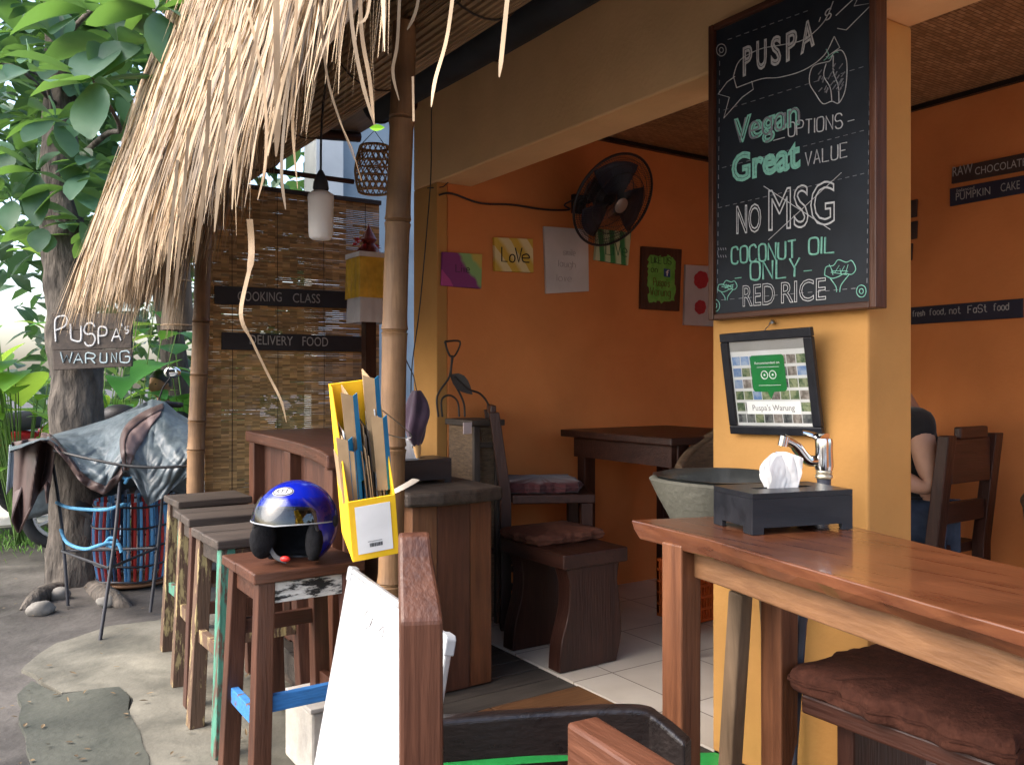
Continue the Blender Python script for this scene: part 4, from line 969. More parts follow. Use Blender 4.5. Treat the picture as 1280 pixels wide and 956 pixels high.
# ================================================================== WASHBASIN, TAP, PIPE
stone = M('river_stone', (.085, .082, .064), (.165, .158, .125), ns=6, rough=.8, bump=.35, bs=60, mott=.2)
ws = thing('stone_washbasin', 'round grey stone washbasin on a rough wooden stand between the bar table and yellow column', 'washbasin', (1.755, 1.62, .164))
bc_ = V((1.755, 1.62, 0)); ZR = 1.055
b = MB(); prof = [(.02, .845), (.085, .85), (.112, .89), (.140, .95), (.172, 1.01), (.190, 1.05), (.184, ZR), (.170, ZR), (.156, 1.03), (.118, .965), (.08, .915), (.02, .90)]
b.lathe([(r, z) for r, z in prof], bc_, 40); b.xf(lambda p: V((bc_.x + (p.x - bc_.x) * (1 + .05 * noise.noise(p * 6)), bc_.y + (p.y - bc_.y) * (1 + .05 * noise.noise(p * 6 + V((3, 0, 0)))), p.z + .006 * noise.noise(p * 9))))
build(b, 'bowl', stone, ws, smooth=True)
b = MB(); b.lathe([(.181, 1.0625), (.172, 1.062), (.152, 1.035), (.114, .972), (.08, .925), (.02, .918)], bc_, 40, cap=False); b.xf(lambda p: V((bc_.x + (p.x - bc_.x) * (1 + .05 * noise.noise(p * 6)), bc_.y + (p.y - bc_.y) * (1 + .05 * noise.noise(p * 6 + V((3, 0, 0)))), p.z + .006 * noise.noise(p * 9)))); build(b, 'inner_glaze', M('dark_stone', (.02, .022, .022), (.05, .052, .05), ns=9, rough=.35), ws, smooth=True)
p1_ = at(926, 735, 2.02); p2_ = at(906, 1010, 2.10)
for tx, ty, fx2, fy2 in ((p1_.x, p1_.y, p2_.x, p2_.y), (1.70, 1.69, *at(836, 1010, 2.15).xy), (1.855, 1.545, *at(978, 1000, 2.33).xy)):
    b = MB(); b.bar(V((tx, ty, .82)), V((fx2, fy2, .166)), .042, .042, up=(0, 1, 0)); build(b, 'leg', wood('grey', 'Z'), ws, bevel=.005)
b = MB(); b.lathe([(.0, .80), (.115, .80), (.12, .815), (.115, .84), (.02, .844)], bc_, 24); build(b, 'stand_top', wood('grey', 'X'), ws, smooth=True)
chrome = M('chrome', (.62, .63, .64), (.72, .73, .74), ns=4, rough=.12, metal=1.0, bump=0, orand=0)
tp = thing('water_tap', 'chrome lever mixer tap on a dark pipe beside the yellow column', 'tap', (1.84, 1.36, .165))
tb_ = onX(1030, 612, 1.835)
b = MB(); b.tube([at(985, 1000, 2.0), at(1001, 780, 2.07), tb_ + V((0, 0, -.01)), tb_ + V((0, 0, .03))], [.014, .014, .015, .017], 14); build(b, 'pipe', M('grey_pipe', (.03, .035, .05), (.06, .065, .085), rough=.45), tp, smooth=True)
kx = tb_.z
b = MB(); b.lathe([(.019, .028), (.021, .03), (.021, .037), (.018, .040), (.020, .045), (.018, .05)], tb_, 20); build(b, 'collar', M('brass_thread', (.45, .40, .30), (.6, .55, .42), metal=.8, rough=.35), tp, smooth=True)
b = MB(); b.lathe([(.0, .049), (.021, .05), (.023, .06), (.021, .10), (.022, .118), (.020, .128), (.0, .13)], tb_, 24); build(b, 'body', chrome, tp, smooth=True)
b = MB(); b.tube(spline([tb_ + V((0, 0, .075)), at(1010, 575, 2.14), at(993, 556, 2.12), at(979, 548, 2.10)], 6), [.014] * 12 + [.012] * 6 + [.011], 14); sp_ = at(981, 548, 2.10); b.tube([sp_ + V((0, 0, .006)), sp_ + V((-.003, .004, -.018))], .012, 14); build(b, 'spout', chrome, tp, smooth=True)
b = MB(); b.tube(spline([tb_ + V((0, 0, .128)), at(1020, 545, 2.18), at(1003, 540, 2.17)], 6), [.018, .018, .017, .015, .013, .012, .010, .009, .008, .008, .007, .006, .005], 12, flat=.5); build(b, 'lever', chrome, tp, smooth=True)

# ================================================================== BAR TABLE
bt = thing('bar_table', 'polished reddish brown bar table with curved live edge in the foreground', 'table', (1.4, .6, .164))
fe = spline([(1.355, 1.535, ZT), (1.335, 1.30, ZT), (1.275, 1.0, ZT), (1.20, .62, ZT), (1.12, .25, ZT), (1.03, -.25, ZT)], 8)
be = [V((1.46, -.25, ZT)), V((1.52, .2, ZT)), V((1.60, .80, ZT)), V((1.72, 1.185, ZT)), V((1.775, 1.375, ZT)), V((1.56, 1.462, ZT))]
poly = [p + V((noise.noise(p * 7) * .006, noise.noise(p * 5) * .004, 0)) for p in fe] + be
cen = V((1.45, .6, ZT)); lowp = [p + (cen - p).normalized() * (.022 + .012 * noise.noise(p * 9)) - V((0, 0, .042)) for p in poly]
n = len(poly); b = MB()
midp = [a.lerp(c, .5) + (a - cen).normalized() * .006 for a, c in zip(poly, lowp)]
b.add(lowp + midp + poly, [tuple(range(n - 1, -1, -1)), tuple(range(2 * n, 3 * n))] + [(k * n + i, k * n + (i + 1) % n, (k + 1) * n + (i + 1) % n, (k + 1) * n + i) for k in (0, 1) for i in range(n)])
gloss = M('bar_varnish', (.056, .018, .009), (.122, .044, .019), sc=AX['Y'], ns=3.0, rough=.30, bump=.06, bs=10, mott=.25, mscale=5, coat=.5)
build(b, 'tabletop', gloss, bt, bevel=.003)
ap = [p for p in fe[4:]]
b = MB(); bot = [p + V((.040, 0, -.034)) for p in ap]
for i in range(len(bot) - 1): pass
b.add([q + V((dx, 0, dz)) for q in bot for dx, dz in ((0, 0), (.03, 0), (.03, -.071), (0, -.071))], [(i * 4 + k, i * 4 + (k + 1) % 4, i * 4 + 4 + (k + 1) % 4, i * 4 + 4 + k) for i in range(len(bot) - 1) for k in range(4)] + [(3, 2, 1, 0), tuple((len(bot) - 1) * 4 + k for k in range(4))])
build(b, 'apron', wood('tan', 'Y'), bt, bevel=.004)
b = MB(); b.bar((1.68, 1.33, ZT - .075), (1.43, -.2, ZT - .075), .03, .06); build(b, 'apron', wood('teak', 'Y'), bt)
b = MB(); b.bar((1.42, 1.36, ZT - .075), (1.62, 1.345, ZT - .075), .028, .06); build(b, 'apron', wood('teak', 'X'), bt)
for (x, y) in ((1.372, 1.382), (1.645, 1.335), (1.10, -.18), (1.40, -.2)):
    b = MB(); b.bar((x, y, ZT - .030), (x, y, .166), .062, .062, up=(0, 1, 0), w2=.060, h2=.060); build(b, 'leg', wood('teak', 'Z'), bt, bevel=.004)

# ================================================================== FOREGROUND CHAIRS
fc = thing('wooden_chair', 'reddish brown wooden chair whose tall back post rises in front of the whiteboard', 'chair', (.3, .85, 0))
def cpost(o, ax, mat, par, wd=.066):
    """back post with a backward sweep at the top; o: foot, ax: unit vector along the chair back"""
    nrm = V((-ax.y, ax.x, 0))
    if nrm.x < 0: nrm = -nrm
    prof = [(0, 0), (.02, .45), (.0, .70), (.0, .955), (.010, .975), (.030, 1.005), (.048, 1.035), (.056, 1.065), (.078, 1.07), (.088, 1.04), (.072, .98), (.060, .90), (.055, .70), (.075, .45), (.05, 0)]
    b = MB(); b.prism([V(o) + nrm * x + V((0, 0, z)) - ax * wd / 2 for x, z in prof], ax * wd)
    def tp_(p):
        k = max(0, min(1, (p.z - o[2] - .96) / .09)); d = (p - V(o)).dot(ax); return p - ax * d * .22 * k + nrm * .045 * k - ax * .006 * k
    b.xf(tp_); return build(b, 'back_post', mat, par, bevel=.006)
axc = V((.605 - .33, 1.158 - .55, 0)).normalized()
redz = wood('red', 'Z')
perp = V((axc.y, -axc.x, 0))
cpost((.602, 1.152, 0), perp, redz, fc); cpost((.295, .515, 0), perp, redz, fc).scale.z = .92
for z, h in ((.62, .06), (.54, .05)):
    b = MB(); b.bar((.595, 1.14, z), (.345, .575, z), .03, h); build(b, 'back_rail', wood('red', 'Y'), fc, bevel=.004)
b = MB(); b.prism([(.59, 1.15, .41), (.34, .55, .41), (-.06, .72, .41), (.16, 1.28, .41)], (0, 0, .04)); build(b, 'seat', wood('red', 'X'), fc, bevel=.006)
for x, y in ((-.01, .76), (.18, 1.23)):
    b = MB(); b.box((x - .028, y - .028, 0), (x + .028, y + .028, .409)); build(b, 'leg', redz, fc, bevel=.004)
# dark chair turned away from the camera
dc = thing('wooden_chair', 'near black wooden chair with broad rounded back rail between the whiteboard and table leg', 'chair', (.84, 1.25, 0))
dk = wood('black', 'X')
A0, B0 = V((.64, 1.27, .724)), V((.975, 1.10, .730))
cv = spline([A0, A0.lerp(B0, .5) + V((.003, .006, 0)), B0, V((1.008, 1.068, .717)), V((1.028, 1.02, .688))], 6)
b = MB(); prf = [(-.014, -.036), (.014, -.036), (.016, .030), (.010, .036), (-.010, .036), (-.016, .030)]
vs_ = []
for i, p in enumerate(cv):
    d = (cv[min(i + 1, len(cv) - 1)] - cv[max(i - 1, 0)]); d.z = 0; d.normalize(); x = V((d.y, -d.x, 0))
    vs_ += [p + x * a + V((0, 0, c)) for a, c in prf]
m = len(prf); b.add(vs_, [(i * m + k, i * m + (k + 1) % m, (i + 1) * m + (k + 1) % m, (i + 1) * m + k) for i in range(len(cv) - 1) for k in range(m)] + [tuple(range(m - 1, -1, -1)), tuple((len(cv) - 1) * m + k for k in range(m))])
build(b, 'back_rail', dk, dc, bevel=.004)
b = MB(); b.prism([(.67, 1.27, .40), (1.0, 1.10, .40), (1.12, 1.34, .40), (.80, 1.46, .40)], (0, 0, .04)); build(b, 'seat', dk, dc, bevel=.006)
for x, y, z in ((.665, 1.265, .701), (1.0, 1.09, .701), (1.09, 1.33, .399), (.80, 1.43, .399)):
    b = MB(); b.bar((x, y, z), (x, y, .012), .04, .04, up=(0, 1, 0)); build(b, 'leg', wood('black', 'Z'), dc, bevel=.004)
for k in (.3, .7):
    q = A0.lerp(B0, k); b = MB(); b.bar((q.x, q.y, .64), (q.x, q.y, .44), .05, .014, up=(0, 1, 0)); build(b, 'back_slat', wood('black', 'Z'), dc)
b = MB(); b.bar(A0 + V((0, 0, -.08)), B0 + V((0, 0, -.08)), .02, .05); build(b, 'back_rail', dk, dc)
# the nearest chair, of which the frame shows only the end of the top rail
nc = thing('wooden_chair', 'worn brown chair with square top rail end poking in at the bottom edge', 'chair', (.9, .7, 0))
r0, r1 = at(727, 907, 1.22), at(727, 907, 1.22) + V((-.055, -.62, .0))
r0.z = r1.z = .80
b = MB(); b.bar(r0, r1, .052, .075); build(b, 'top_rail', wood('red', 'Y'), nc, bevel=.006)
for q in (r0.lerp(r1, .08), r0.lerp(r1, .92)):
    b = MB(); b.bar(q - V((0, 0, .038)), V((q.x + .02, q.y, .012)), .045, .045, up=(0, 1, 0)); build(b, 'back_post', redz, nc, bevel=.004)
b = MB(); b.bar(r0.lerp(r1, .1) - V((0, 0, .2)), r0.lerp(r1, .9) - V((0, 0, .2)), .025, .06); build(b, 'back_rail', wood('red', 'Y'), nc, bevel=.004)
b = MB(); b.prism([(r0.x + .02, r0.y - .03, .41), (r1.x + .02, r1.y + .03, .41), (r1.x + .40, r1.y + .06, .41), (r0.x + .40, r0.y - .06, .41)], (0, 0, .04)); build(b, 'seat', wood('red', 'X'), nc, bevel=.006)
for x, y in ((r1.x + .36, r1.y + .10), (r0.x + .36, r0.y - .10)):
    b = MB(); b.box((x - .024, y - .024, .012), (x + .024, y + .024, .409)); build(b, 'leg', redz, nc, bevel=.004)
# green mat
gmt = MB(); q = [onZ(548, 946, .172), onZ(895, 940, .172), V((1.97, 1.52, .172)), V((1.24, 1.78, .172)), V((1.24, 2.18, .172))]
gmt.prism(q, (0, 0, -.0075))
tag(build(gmt, 'green_mat', M('green_plastic_mat', (.02, .30, .06), (.03, .40, .10), ns=30, rough=.5, bump=.2, bs=200)), 'bright green mat lying on the deck behind the chairs and table leg', 'mat')
# brown cushion stool under the table
cush = M('brown_corduroy', (.034, .012, .008), (.075, .028, .018), sc=(2, 2, 2), ns=18, rough=.95, bump=.4, bs=60, spec=.15)
def cushion(name, c, lx, ly, h, label, rz=0, group=None, mat=None, amp=.012):
    t = thing(name, label, 'cushion', c, rz, group); b = MB()
    def fn(u, v):
        a = u * 2 * math.pi; cc, ss = math.cos(a), math.sin(a); k = 1 / max(abs(cc), abs(ss)) ** .9
        vv = (v - .5) * 2; edge = (1 - abs(vv) ** 3.0) ** .5 if abs(vv) < 1 else 0
        rr = .93 + .07 * edge; wob = amp * (math.sin(a * 9) + .7 * math.sin(a * 23 + 1)) * edge
        return V((cc * k * (lx / 2 * rr + wob), ss * k * (ly / 2 * rr + wob), h / 2 + vv * h / 2 + .006 * noise.noise(V((cc * 4 * k, ss * 4 * k, v * 3)))))
    b.grid(fn, 96, 10, cu=True); n = len(b.v); ring = list(range(n - 96, n))
    # domed top and closed bottom
    cidx = len(b.v); b.v.append(V((0, 0, h + .012))); b.f += [[ring[i], ring[(i + 1) % 96], cidx] for i in range(96)]
    cidx = len(b.v); b.v.append(V((0, 0, 0))); b.f += [[(i + 1) % 96, i, cidx] for i in range(96)]
    build(b, 'pad', mat or cush, t, smooth=True, world=False)
    b = MB(); pts = [fn(i / 96, .5) * 1.0 + V((0, 0, 0)) for i in range(96)]; b.tube([V((p.x * 1.008, p.y * 1.008, h * .5)) for p in pts], .004, 6, closed=True); build(b, 'piping', mat or cush, t, smooth=True, world=False)
    return t
bs1 = thing('low_stool', 'dark wooden stool with slab legs under the bar table', 'stool', (1.83, 1.03, .168))
b = MB(); b.box((1.64, .82, .555), (2.03, 1.27, .60)); build(b, 'seat', wood('dark', 'Y'), bs1, bevel=.006)
for y in (.88, 1.19):
    b = MB(); b.box((1.69, y - .022, .17), (1.98, y + .022, .5545)); build(b, 'leg', wood('dark', 'Z'), bs1, bevel=.005)
cushion('seat_cushion', (1.83, 1.035, .602), .43, .52, .06, 'thick brown cushion with scalloped edge on the stool under the bar table')
# orange crate by the table leg
oc = thing('plastic_crate', 'orange slotted plastic crate behind the bar table leg', 'crate', onZ(868, 775, .17))
oo = at(868, 762, 3.0); om = M('orange_plastic', (.62, .10, .02), (.7, .15, .03), rough=.45)
oo = V((2.26, 2.1, .17)); zo_ = lambda py: CAMZ + (CY - py) / F * 3.0
b = MB(); lo, hi, z0, z1 = V((2.90, 2.88, 0)), V((3.11, 3.08, 0)), .172, .45
for z in (z0, z0 + .055, z0 + .11, z0 + .165, z0 + .22, z1 - .012):
    for p, q in (((lo.x, lo.y), (hi.x, lo.y)), ((hi.x, lo.y), (hi.x, hi.y)), ((hi.x, hi.y), (lo.x, hi.y)), ((lo.x, hi.y), (lo.x, lo.y))): b.bar((*p, z + .006), (*q, z + .006), .012, .012)
for k in range(13):
    for yy in (lo.y, hi.y): b.bar((lo.x + (hi.x - lo.x) * k / 12, yy, z0), (lo.x + (hi.x - lo.x) * k / 12, yy, z1), .009, .009)
    for xx in (lo.x, hi.x): b.bar((xx, lo.y + (hi.y - lo.y) * k / 12, z0), (xx, lo.y + (hi.y - lo.y) * k / 12, z1), .009, .009)
build(b, 'lattice', om, oc); b = MB(); b.box((lo.x + .01, lo.y + .01, z0), (hi.x - .01, hi.y - .01, z0 + .006)); build(b, 'base', om, oc)
# ================================================================== PICTURES AND FAN ON THE END WALL
YW = 3.655
fw = lambda x, y: onY(x, y, YW)
NY = V((0, -1, 0))
def hY(px, h): r = ray(px, CY); return V((0, 0, h * (YW / r.y) / F))
def wall_plate(name, quad, thick, m, label, cat, frame=None, bev=.0015):
    q = [fw(*p) for p in quad]; t = thing(name, label, cat, (q[2] + q[3]) / 2)
    b = MB(); b.hexa([q[3] - NY * .012, q[2] - NY * .012, q[1] - NY * .012, q[0] - NY * .012] + [p + NY * (thick - .012) for p in (q[3], q[2], q[1], q[0])])
    return t, build(b, 'panel', m, t, bevel=bev), q, thick - .012
def diag(name, cols, scale, rot, blend=.03):
    """painted diagonal bands as procedural paint"""
    m = M(name, (.5, .5, .5), (.55, .55, .55), ns=20, rough=.5, bump=.05, orand=0)
    N = m.node_tree.nodes; L = m.node_tree.links
    tc = N.new('ShaderNodeTexCoord'); mp = N.new('ShaderNodeMapping'); mp.inputs['Rotation'].default_value = (0, R(rot), 0); mp.inputs['Scale'].default_value = (scale, scale, scale)
    L.new(tc.outputs['Object'], mp.inputs['Vector']); sp = N.new('ShaderNodeSeparateXYZ'); L.new(mp.outputs[0], sp.inputs[0])
    nz = N.new('ShaderNodeTexNoise'); nz.inputs['Scale'].default_value = 9; L.new(tc.outputs['Object'], nz.inputs['Vector'])
    ad = N.new('ShaderNodeMath'); ad.operation = 'MULTIPLY_ADD'; ad.inputs[1].default_value = .25; L.new(nz.outputs['Fac'], ad.inputs[0]); L.new(sp.outputs['X'], ad.inputs[2])
    fr = N.new('ShaderNodeMath'); fr.operation = 'FRACT'; L.new(ad.outputs[0], fr.inputs[0])
    rp = N.new('ShaderNodeValToRGB'); e = rp.color_ramp.elements; n = len(cols)
    e[0].position = 0; e[0].color = (*cols[0], 1); e[1].position = 1 / n - blend; e[1].color = (*cols[0], 1)
    for i in range(1, n):
        a = e.new(i / n + blend); a.color = (*cols[i], 1); a = e.new(min(1, (i + 1) / n - blend)); a.color = (*cols[i], 1)
    L.new(fr.outputs[0], rp.inputs[0]); L.new(rp.outputs[0], N['Principled BSDF'].inputs['Base Color']); return m
ink = M('dark_ink', (.02, .015, .012), (.04, .03, .025), rough=.7, bump=0)
t, p, q, e = wall_plate('painted_canvas', ((553, 315), (602, 318), (601, 361), (552, 357)), .018, diag('canvas_bands', [(.22, .03, .17), (.22, .03, .17), (.25, .45, .16), (.55, .42, .08), (.45, .06, .25)], 3.2, 42), 'small canvas with purple, green and yellow diagonal bands on the orange wall', 'painting')
b = MB(); write(b, 'Live', fw(569, 340), fw(586, 341), hY(577, 9), NY, 'stroke', .0015, eps=e + .001); build(b, 'lettering', ink, t)
t, p, q, e = wall_plate('painted_canvas', ((617, 297), (665, 299), (666, 341), (618, 339)), .02, diag('canvas_stripes', [(.62, .40, .05), (.70, .58, .30)], 11, 40, .12), 'small yellow striped canvas reading LoVe on the orange wall', 'painting')
b = MB()
write(b, 'L', fw(626, 327), fw(633, 327), hY(630, 18), NY, 'stroke', .0032, eps=e + .002); write(b, 'o', fw(636, 328), fw(642, 328), hY(640, 14), NY, 'stroke', .0032, eps=e + .002)
write(b, 'V', fw(643, 328), fw(651, 328), hY(647, 18), NY, 'stroke', .0032, eps=e + .002); write(b, 'e', fw(652, 328), fw(660, 328), hY(656, 15), NY, 'stroke', .0032, eps=e + .002)
build(b, 'lettering', ink, t)
t, p, q, e = wall_plate('paper_poster', ((680, 283), (735, 287), (736, 364), (683, 367)), .0128, M('poster_paper', (.50, .46, .44), (.58, .54, .52), ns=5, rough=.8, bump=.05), 'large blank looking white paper poster pinned behind the fan', 'poster', bev=0)
b = MB()
for tx, a, c, h in (('smile', (704, 319), (719, 320), 8), ('laugh', (698, 333), (719, 335), 8), ('love', (696, 351), (714, 352), 8)):
    b = MB(); write(b, tx, fw(*a), fw(*c), hY(a[0], h), NY, 'stroke', .0009, eps=e + .001); build(b, 'lettering', M('pencil', (.26, .22, .22), (.32, .28, .28), bump=0), t)
t, p, q, e = wall_plate('painted_canvas', ((746, 286), (788, 291), (784, 332), (743, 325)), .02, diag('canvas_green', [(.04, .22, .07), (.48, .55, .34)], 13, 4, .1), 'green and white striped canvas partly hidden by the fan', 'painting')
b = MB(); write(b, 'LiVe', fw(756, 318), fw(782, 321), hY(770, 15), NY, 'stroke', .0026, eps=e + .002); build(b, 'lettering', M('green_ink', (.02, .12, .05), (.03, .15, .06)), t)
t, p, q, e = wall_plate('painted_plaque', ((802, 308), (851, 312), (848, 389), (800, 386)), .022, wood('brown', 'Z'), 'dark wooden plaque with bright green centre inviting likes on the orange wall', 'plaque')
b = MB(); pts = []
for i in range(60):
    a = 2 * math.pi * i / 60; c, s = math.cos(a), math.sin(a); k = 1 / max(abs(c), abs(s)) ** .9
    pts.append(fw(825.5 + c * k * 17 + U(-1.6, 1.6), 349 + s * k * 29 + U(-2, 2)) + NY * (e + .0006))
b.prism(pts, NY * .0006); pn = build(b, 'green_panel', M('plaque_green', (.10, .34, .04), (.22, .50, .10), ns=22, rough=.7), t)
b = MB()
for tx, a, c, h in (('LIKE', (812, 329), (824, 330), 8), ('US', (828, 330), (837, 331), 8), ('on', (812, 340), (820, 341), 7)):
    b = MB(); write(b, tx, fw(*a), fw(*c), hY(a[0], h), NY, 'stroke', .0017, eps=e + .003); build(b, 'lettering', ink, pn)
b = MB()
for tx, a, c, h in (("Puspa's", (815, 357), (835, 359), 9), ('Warung', (811, 369), (836, 371), 10)):
    b = MB(); write(b, tx, fw(*a), fw(*c), hY(a[0], h), NY, 'stroke', .0017, eps=e + .003); build(b, 'lettering', M('brown_ink', (.12, .04, .015), (.16, .06, .02)), pn)
b = MB(); b.prism([fw(*c) + NY * (e + .0016) for c in ((828, 336), (836, 337), (836, 347), (828, 346))], NY * .0008); fbk = build(b, 'logo', M('logo_blue', (.02, .05, .16), (.025, .06, .19)), pn)
b = MB(); write(b, 'f', fw(830.4, 345), fw(834.6, 345.4), hY(832, 7.4), NY, 'font', 0, eps=e + .0032); build(b, 'logo_letter', M('print_white', (.7, .7, .7)), fbk, recalc=False)
t, p, q, e = wall_plate('paper_poster', ((857, 331), (892, 333), (892, 408), (855, 406)), .0128, M('poster_paper2', (.50, .44, .44), (.56, .50, .50), rough=.8), 'white poster with red flowers half hidden behind the chalkboard', 'poster', bev=0)
b = MB()
for cx, cy, r in ((876, 350, 10), (875, 384, 8)):
    b = MB()
    for k in range(7):
        c = (cx + math.cos(k * .9) * r * .45, cy + math.sin(k * .9) * r * .55)
        b.prism([fw(c[0] + math.cos(a * .524) * r * .5, c[1] + math.sin(a * .524) * r * .6) + NY * (e + .0006 + k * .0006) for a in range(12)], NY * .0004)
    build(b, 'red_flower', M('print_red', (.35, .02, .03), (.45, .04, .05), ns=60), t)
# wall fan
fan = thing('wall_fan', 'dark wall mounted fan with round wire cage on the orange wall', 'fan', (3.0, 3.65, 1.95))
fc_ = at(767, 251, 4.35); wx = fc_ + V((-.02, 0, 0)); fd = (-ray(767, 251).normalized() * .70 + RT * .60 - UP * .38).normalized()
fx_ = fd.cross(UP).normalized(); fz_ = fx_.cross(fd).normalized()
blkm = M('fan_black', (.012, .012, .016), (.025, .025, .03), rough=.45)
FR = .245
fpt = lambda r, a, d=0: fc_ + fx_ * (r * math.cos(a)) + fz_ * (r * math.sin(a)) + fd * d
b = MB(); b.tube([fpt(FR, i * .131) for i in range(48)], .007, 8, closed=True); b.tube([fpt(FR * .66, i * .131, .045) for i in range(48)], .0022, 5, closed=True); b.tube([fpt(FR * .66, i * .131, -.045) for i in range(48)], .0022, 5, closed=True)
for i in range(110):
    a = i * 2 * math.pi / 110
    for s in (1, -1): b.tube([fpt(.04, a, .065 * s), fpt(FR * .45, a + .05, .062 * s), fpt(FR * .8, a + .1, .036 * s), fpt(FR, a + .12, 0)], .0012, 3, cap=False)
build(b, 'cage', blkm, fan, smooth=True)
b = MB(); b.lathe([(0, .074), (.03, .073), (.04, .066), (.04, .060), (0, .06)], fc_, 24, rot=Matrix((fx_, fz_, fd)).transposed()); build(b, 'badge', M('fan_badge', (.25, .22, .2), (.3, .27, .25), metal=.5, rough=.4), fan, smooth=True)
for rr_ in (.2, .35, .5, .8, .9):
    for s in (1, -1):
        b = MB(); b.tube([fpt(FR * rr_, i * .131, s * .065 * (1 - rr_ ** 2.2)) for i in range(48)], .0013, 3, closed=True); build(b, 'guard_ring', blkm, fan, smooth=True)
for k in range(3):
    b = MB()
    def fn(u, v, k=k):
        a = k * 2.094 + 1.2 + (u - .5) * (1.5 - .3 * v); r = .035 + v * .175
        return fpt(r, a, .025 * (u - .5) * 2)
    b.grid(fn, 10, 6); build(b, 'blade', M('fan_blade', (.03, .035, .06), (.05, .055, .085), rough=.3, trans=.25), fan, smooth=True, solid=.002)
b = MB(); b.tube([fc_ - fd * .03, fc_ - fd * .07, fc_ - fd * .16, fc_ - fd * .19], [.04, .07, .065, .03], 20); build(b, 'motor', blkm, fan, smooth=True)
mpt = fc_ - fd * .13; wallp = V((mpt.x + .03, 3.668, mpt.z - .03))
b = MB(); b.tube(spline([mpt, mpt - UP * .03 + V((0, .05, 0)), V((wallp.x, 3.60, wallp.z + .005)), wallp], 5), .016, 10); b.box((wallp.x - .04, 3.64, wallp.z - .05), (wallp.x + .04, 3.668, wallp.z + .05)); build(b, 'bracket', blkm, fan, smooth=True)
b = MB(); b.tube(spline([fw(549, 244), fw(565, 242), fw(600, 254), fw(640, 256), fw(680, 262), fw(712, 262), V((mpt.x - .1, 3.6, mpt.z - .05)), mpt], 5), .005, 6); build(b, 'cable', blkm, fan, smooth=True)
b = MB(); b.tube(spline([V((1.985, 3.74, 2.26)), V((2.02, 3.665, 2.255)), fw(556, 232), fw(566, 222)], 5), .003, 5); tag(build(b, 'wall_wire', blkm), 'short curly black wire at the top of the orange pier', 'wire')

# ================================================================== SIGNS ON THE BACK WALL
XW = 3.965
gxw = lambda x, y: onX(x, y, XW)
def hX(px, h): r = ray(px, CY); return V((0, 0, h * (XW / r.x) / F))
sbr = M('brown_board', (.030, .016, .014), (.055, .032, .026), ns=8, rough=.6)
sbn = M('navy_board', (.012, .012, .028), (.022, .022, .045), ns=8, rough=.6)
def wsign(quad, m, txs, label, mt=dimw):
    q = [gxw(*p) for p in quad]
    return plank_sign('sign_board', q, NX, .012, m, [(s, gxw(*a), gxw(*c), hX(a[0], h), mode, th, mt) for s, a, c, h, mode, th in txs], label)
wsign(((1190, 210), (1335, 180), (1335, 203), (1189, 230)), sbr, [('RAW', (1191, 221), (1216, 216), 12, 'font', 0), ('CHOCOLATE', (1219, 219), (1283, 207), 9.5, 'font', 0)], 'brown board reading RAW CHOCOLATE, upper of the pair on the orange back wall')
wsign(((1187, 236), (1335, 209), (1335, 231), (1187, 258)), sbn, [('PUMPKIN', (1195, 251), (1238, 243), 9.5, 'font', 0), ('CAKE', (1251, 240), (1275, 236), 10.5, 'font', 0), ('balanced', (1196, 240.5), (1218, 236.5), 4, 'font', 0)], 'navy board reading PUMPKIN CAKE, lower of the pair on the orange back wall')
wsign(((1130, 385), (1278, 373), (1278, 397), (1130, 406)), sbn, [('fresh', (1141, 396), (1156, 394.5), 7, 'stroke', .0017), ('food,', (1162, 394), (1182, 392.5), 7.5, 'stroke', .0017), ('not', (1187, 392.5), (1201, 391.5), 8.5, 'stroke', .0020), ('FaSt', (1210, 391.5), (1234, 389.5), 9, 'stroke', .0020), ('food', (1242, 388.5), (1261, 387), 8.5, 'stroke', .0020)], 'navy board reading fresh food, not fast food beside the yellow column')
for y0, y1, k in ((249, 271, 0), (276, 298, 0), (304, 325, 1)):
    wsign(((1080, y0 + 14), (1146 - 6 * k, y0), (1145 - 6 * k, y1), (1080, y1 + 12)), sbr, [], ('upper', 'middle', 'lowest')[(249, 276, 304).index(y0)] + ' of three small dark boards mostly hidden behind the yellow column')

# ================================================================== ROOM FURNITURE
dkw = lambda ax='Z': wood('dark', ax)
maroon = M('maroon_cushion', (.05, .010, .012), (.09, .02, .02), ns=16, rough=.95, bump=.3, sheen=.2)
ben = thing('bench', 'dark heavy bench with S curved slab legs inside the entrance', 'bench', (2.17, 3.1, .168))
b = MB(); b.box((2.01, 2.66, .575), (2.34, 3.12, .635)); build(b, 'seat', dkw('Y'), ben, bevel=.008)
for y in (2.72, 3.05):
    sp1 = spline([(2.035, 0, .574), (2.055, 0, .50), (2.05, 0, .40), (2.015, 0, .28), (1.99 + .015, 0, .17)], 5); sp2 = spline([(2.245 + .05, 0, .17), (2.27 + .05, 0, .28), (2.315, 0, .40), (2.30, 0, .50), (2.31, 0, .574)], 5)
    b = MB(); b.prism([V((p.x, y - .04, p.z)) for p in sp1 + sp2], (0, .08, 0)); build(b, 'leg', dkw('Z'), ben, bevel=.005)
cushion('seat_cushion', (2.19, 2.985, .637), .36, .29, .042, 'flat brown cushion on the dark bench inside the entrance', mat=M('brown_cushion', (.075, .028, .018), (.13, .05, .03), ns=16, rough=.95, bump=.3, spec=.15), amp=.006)
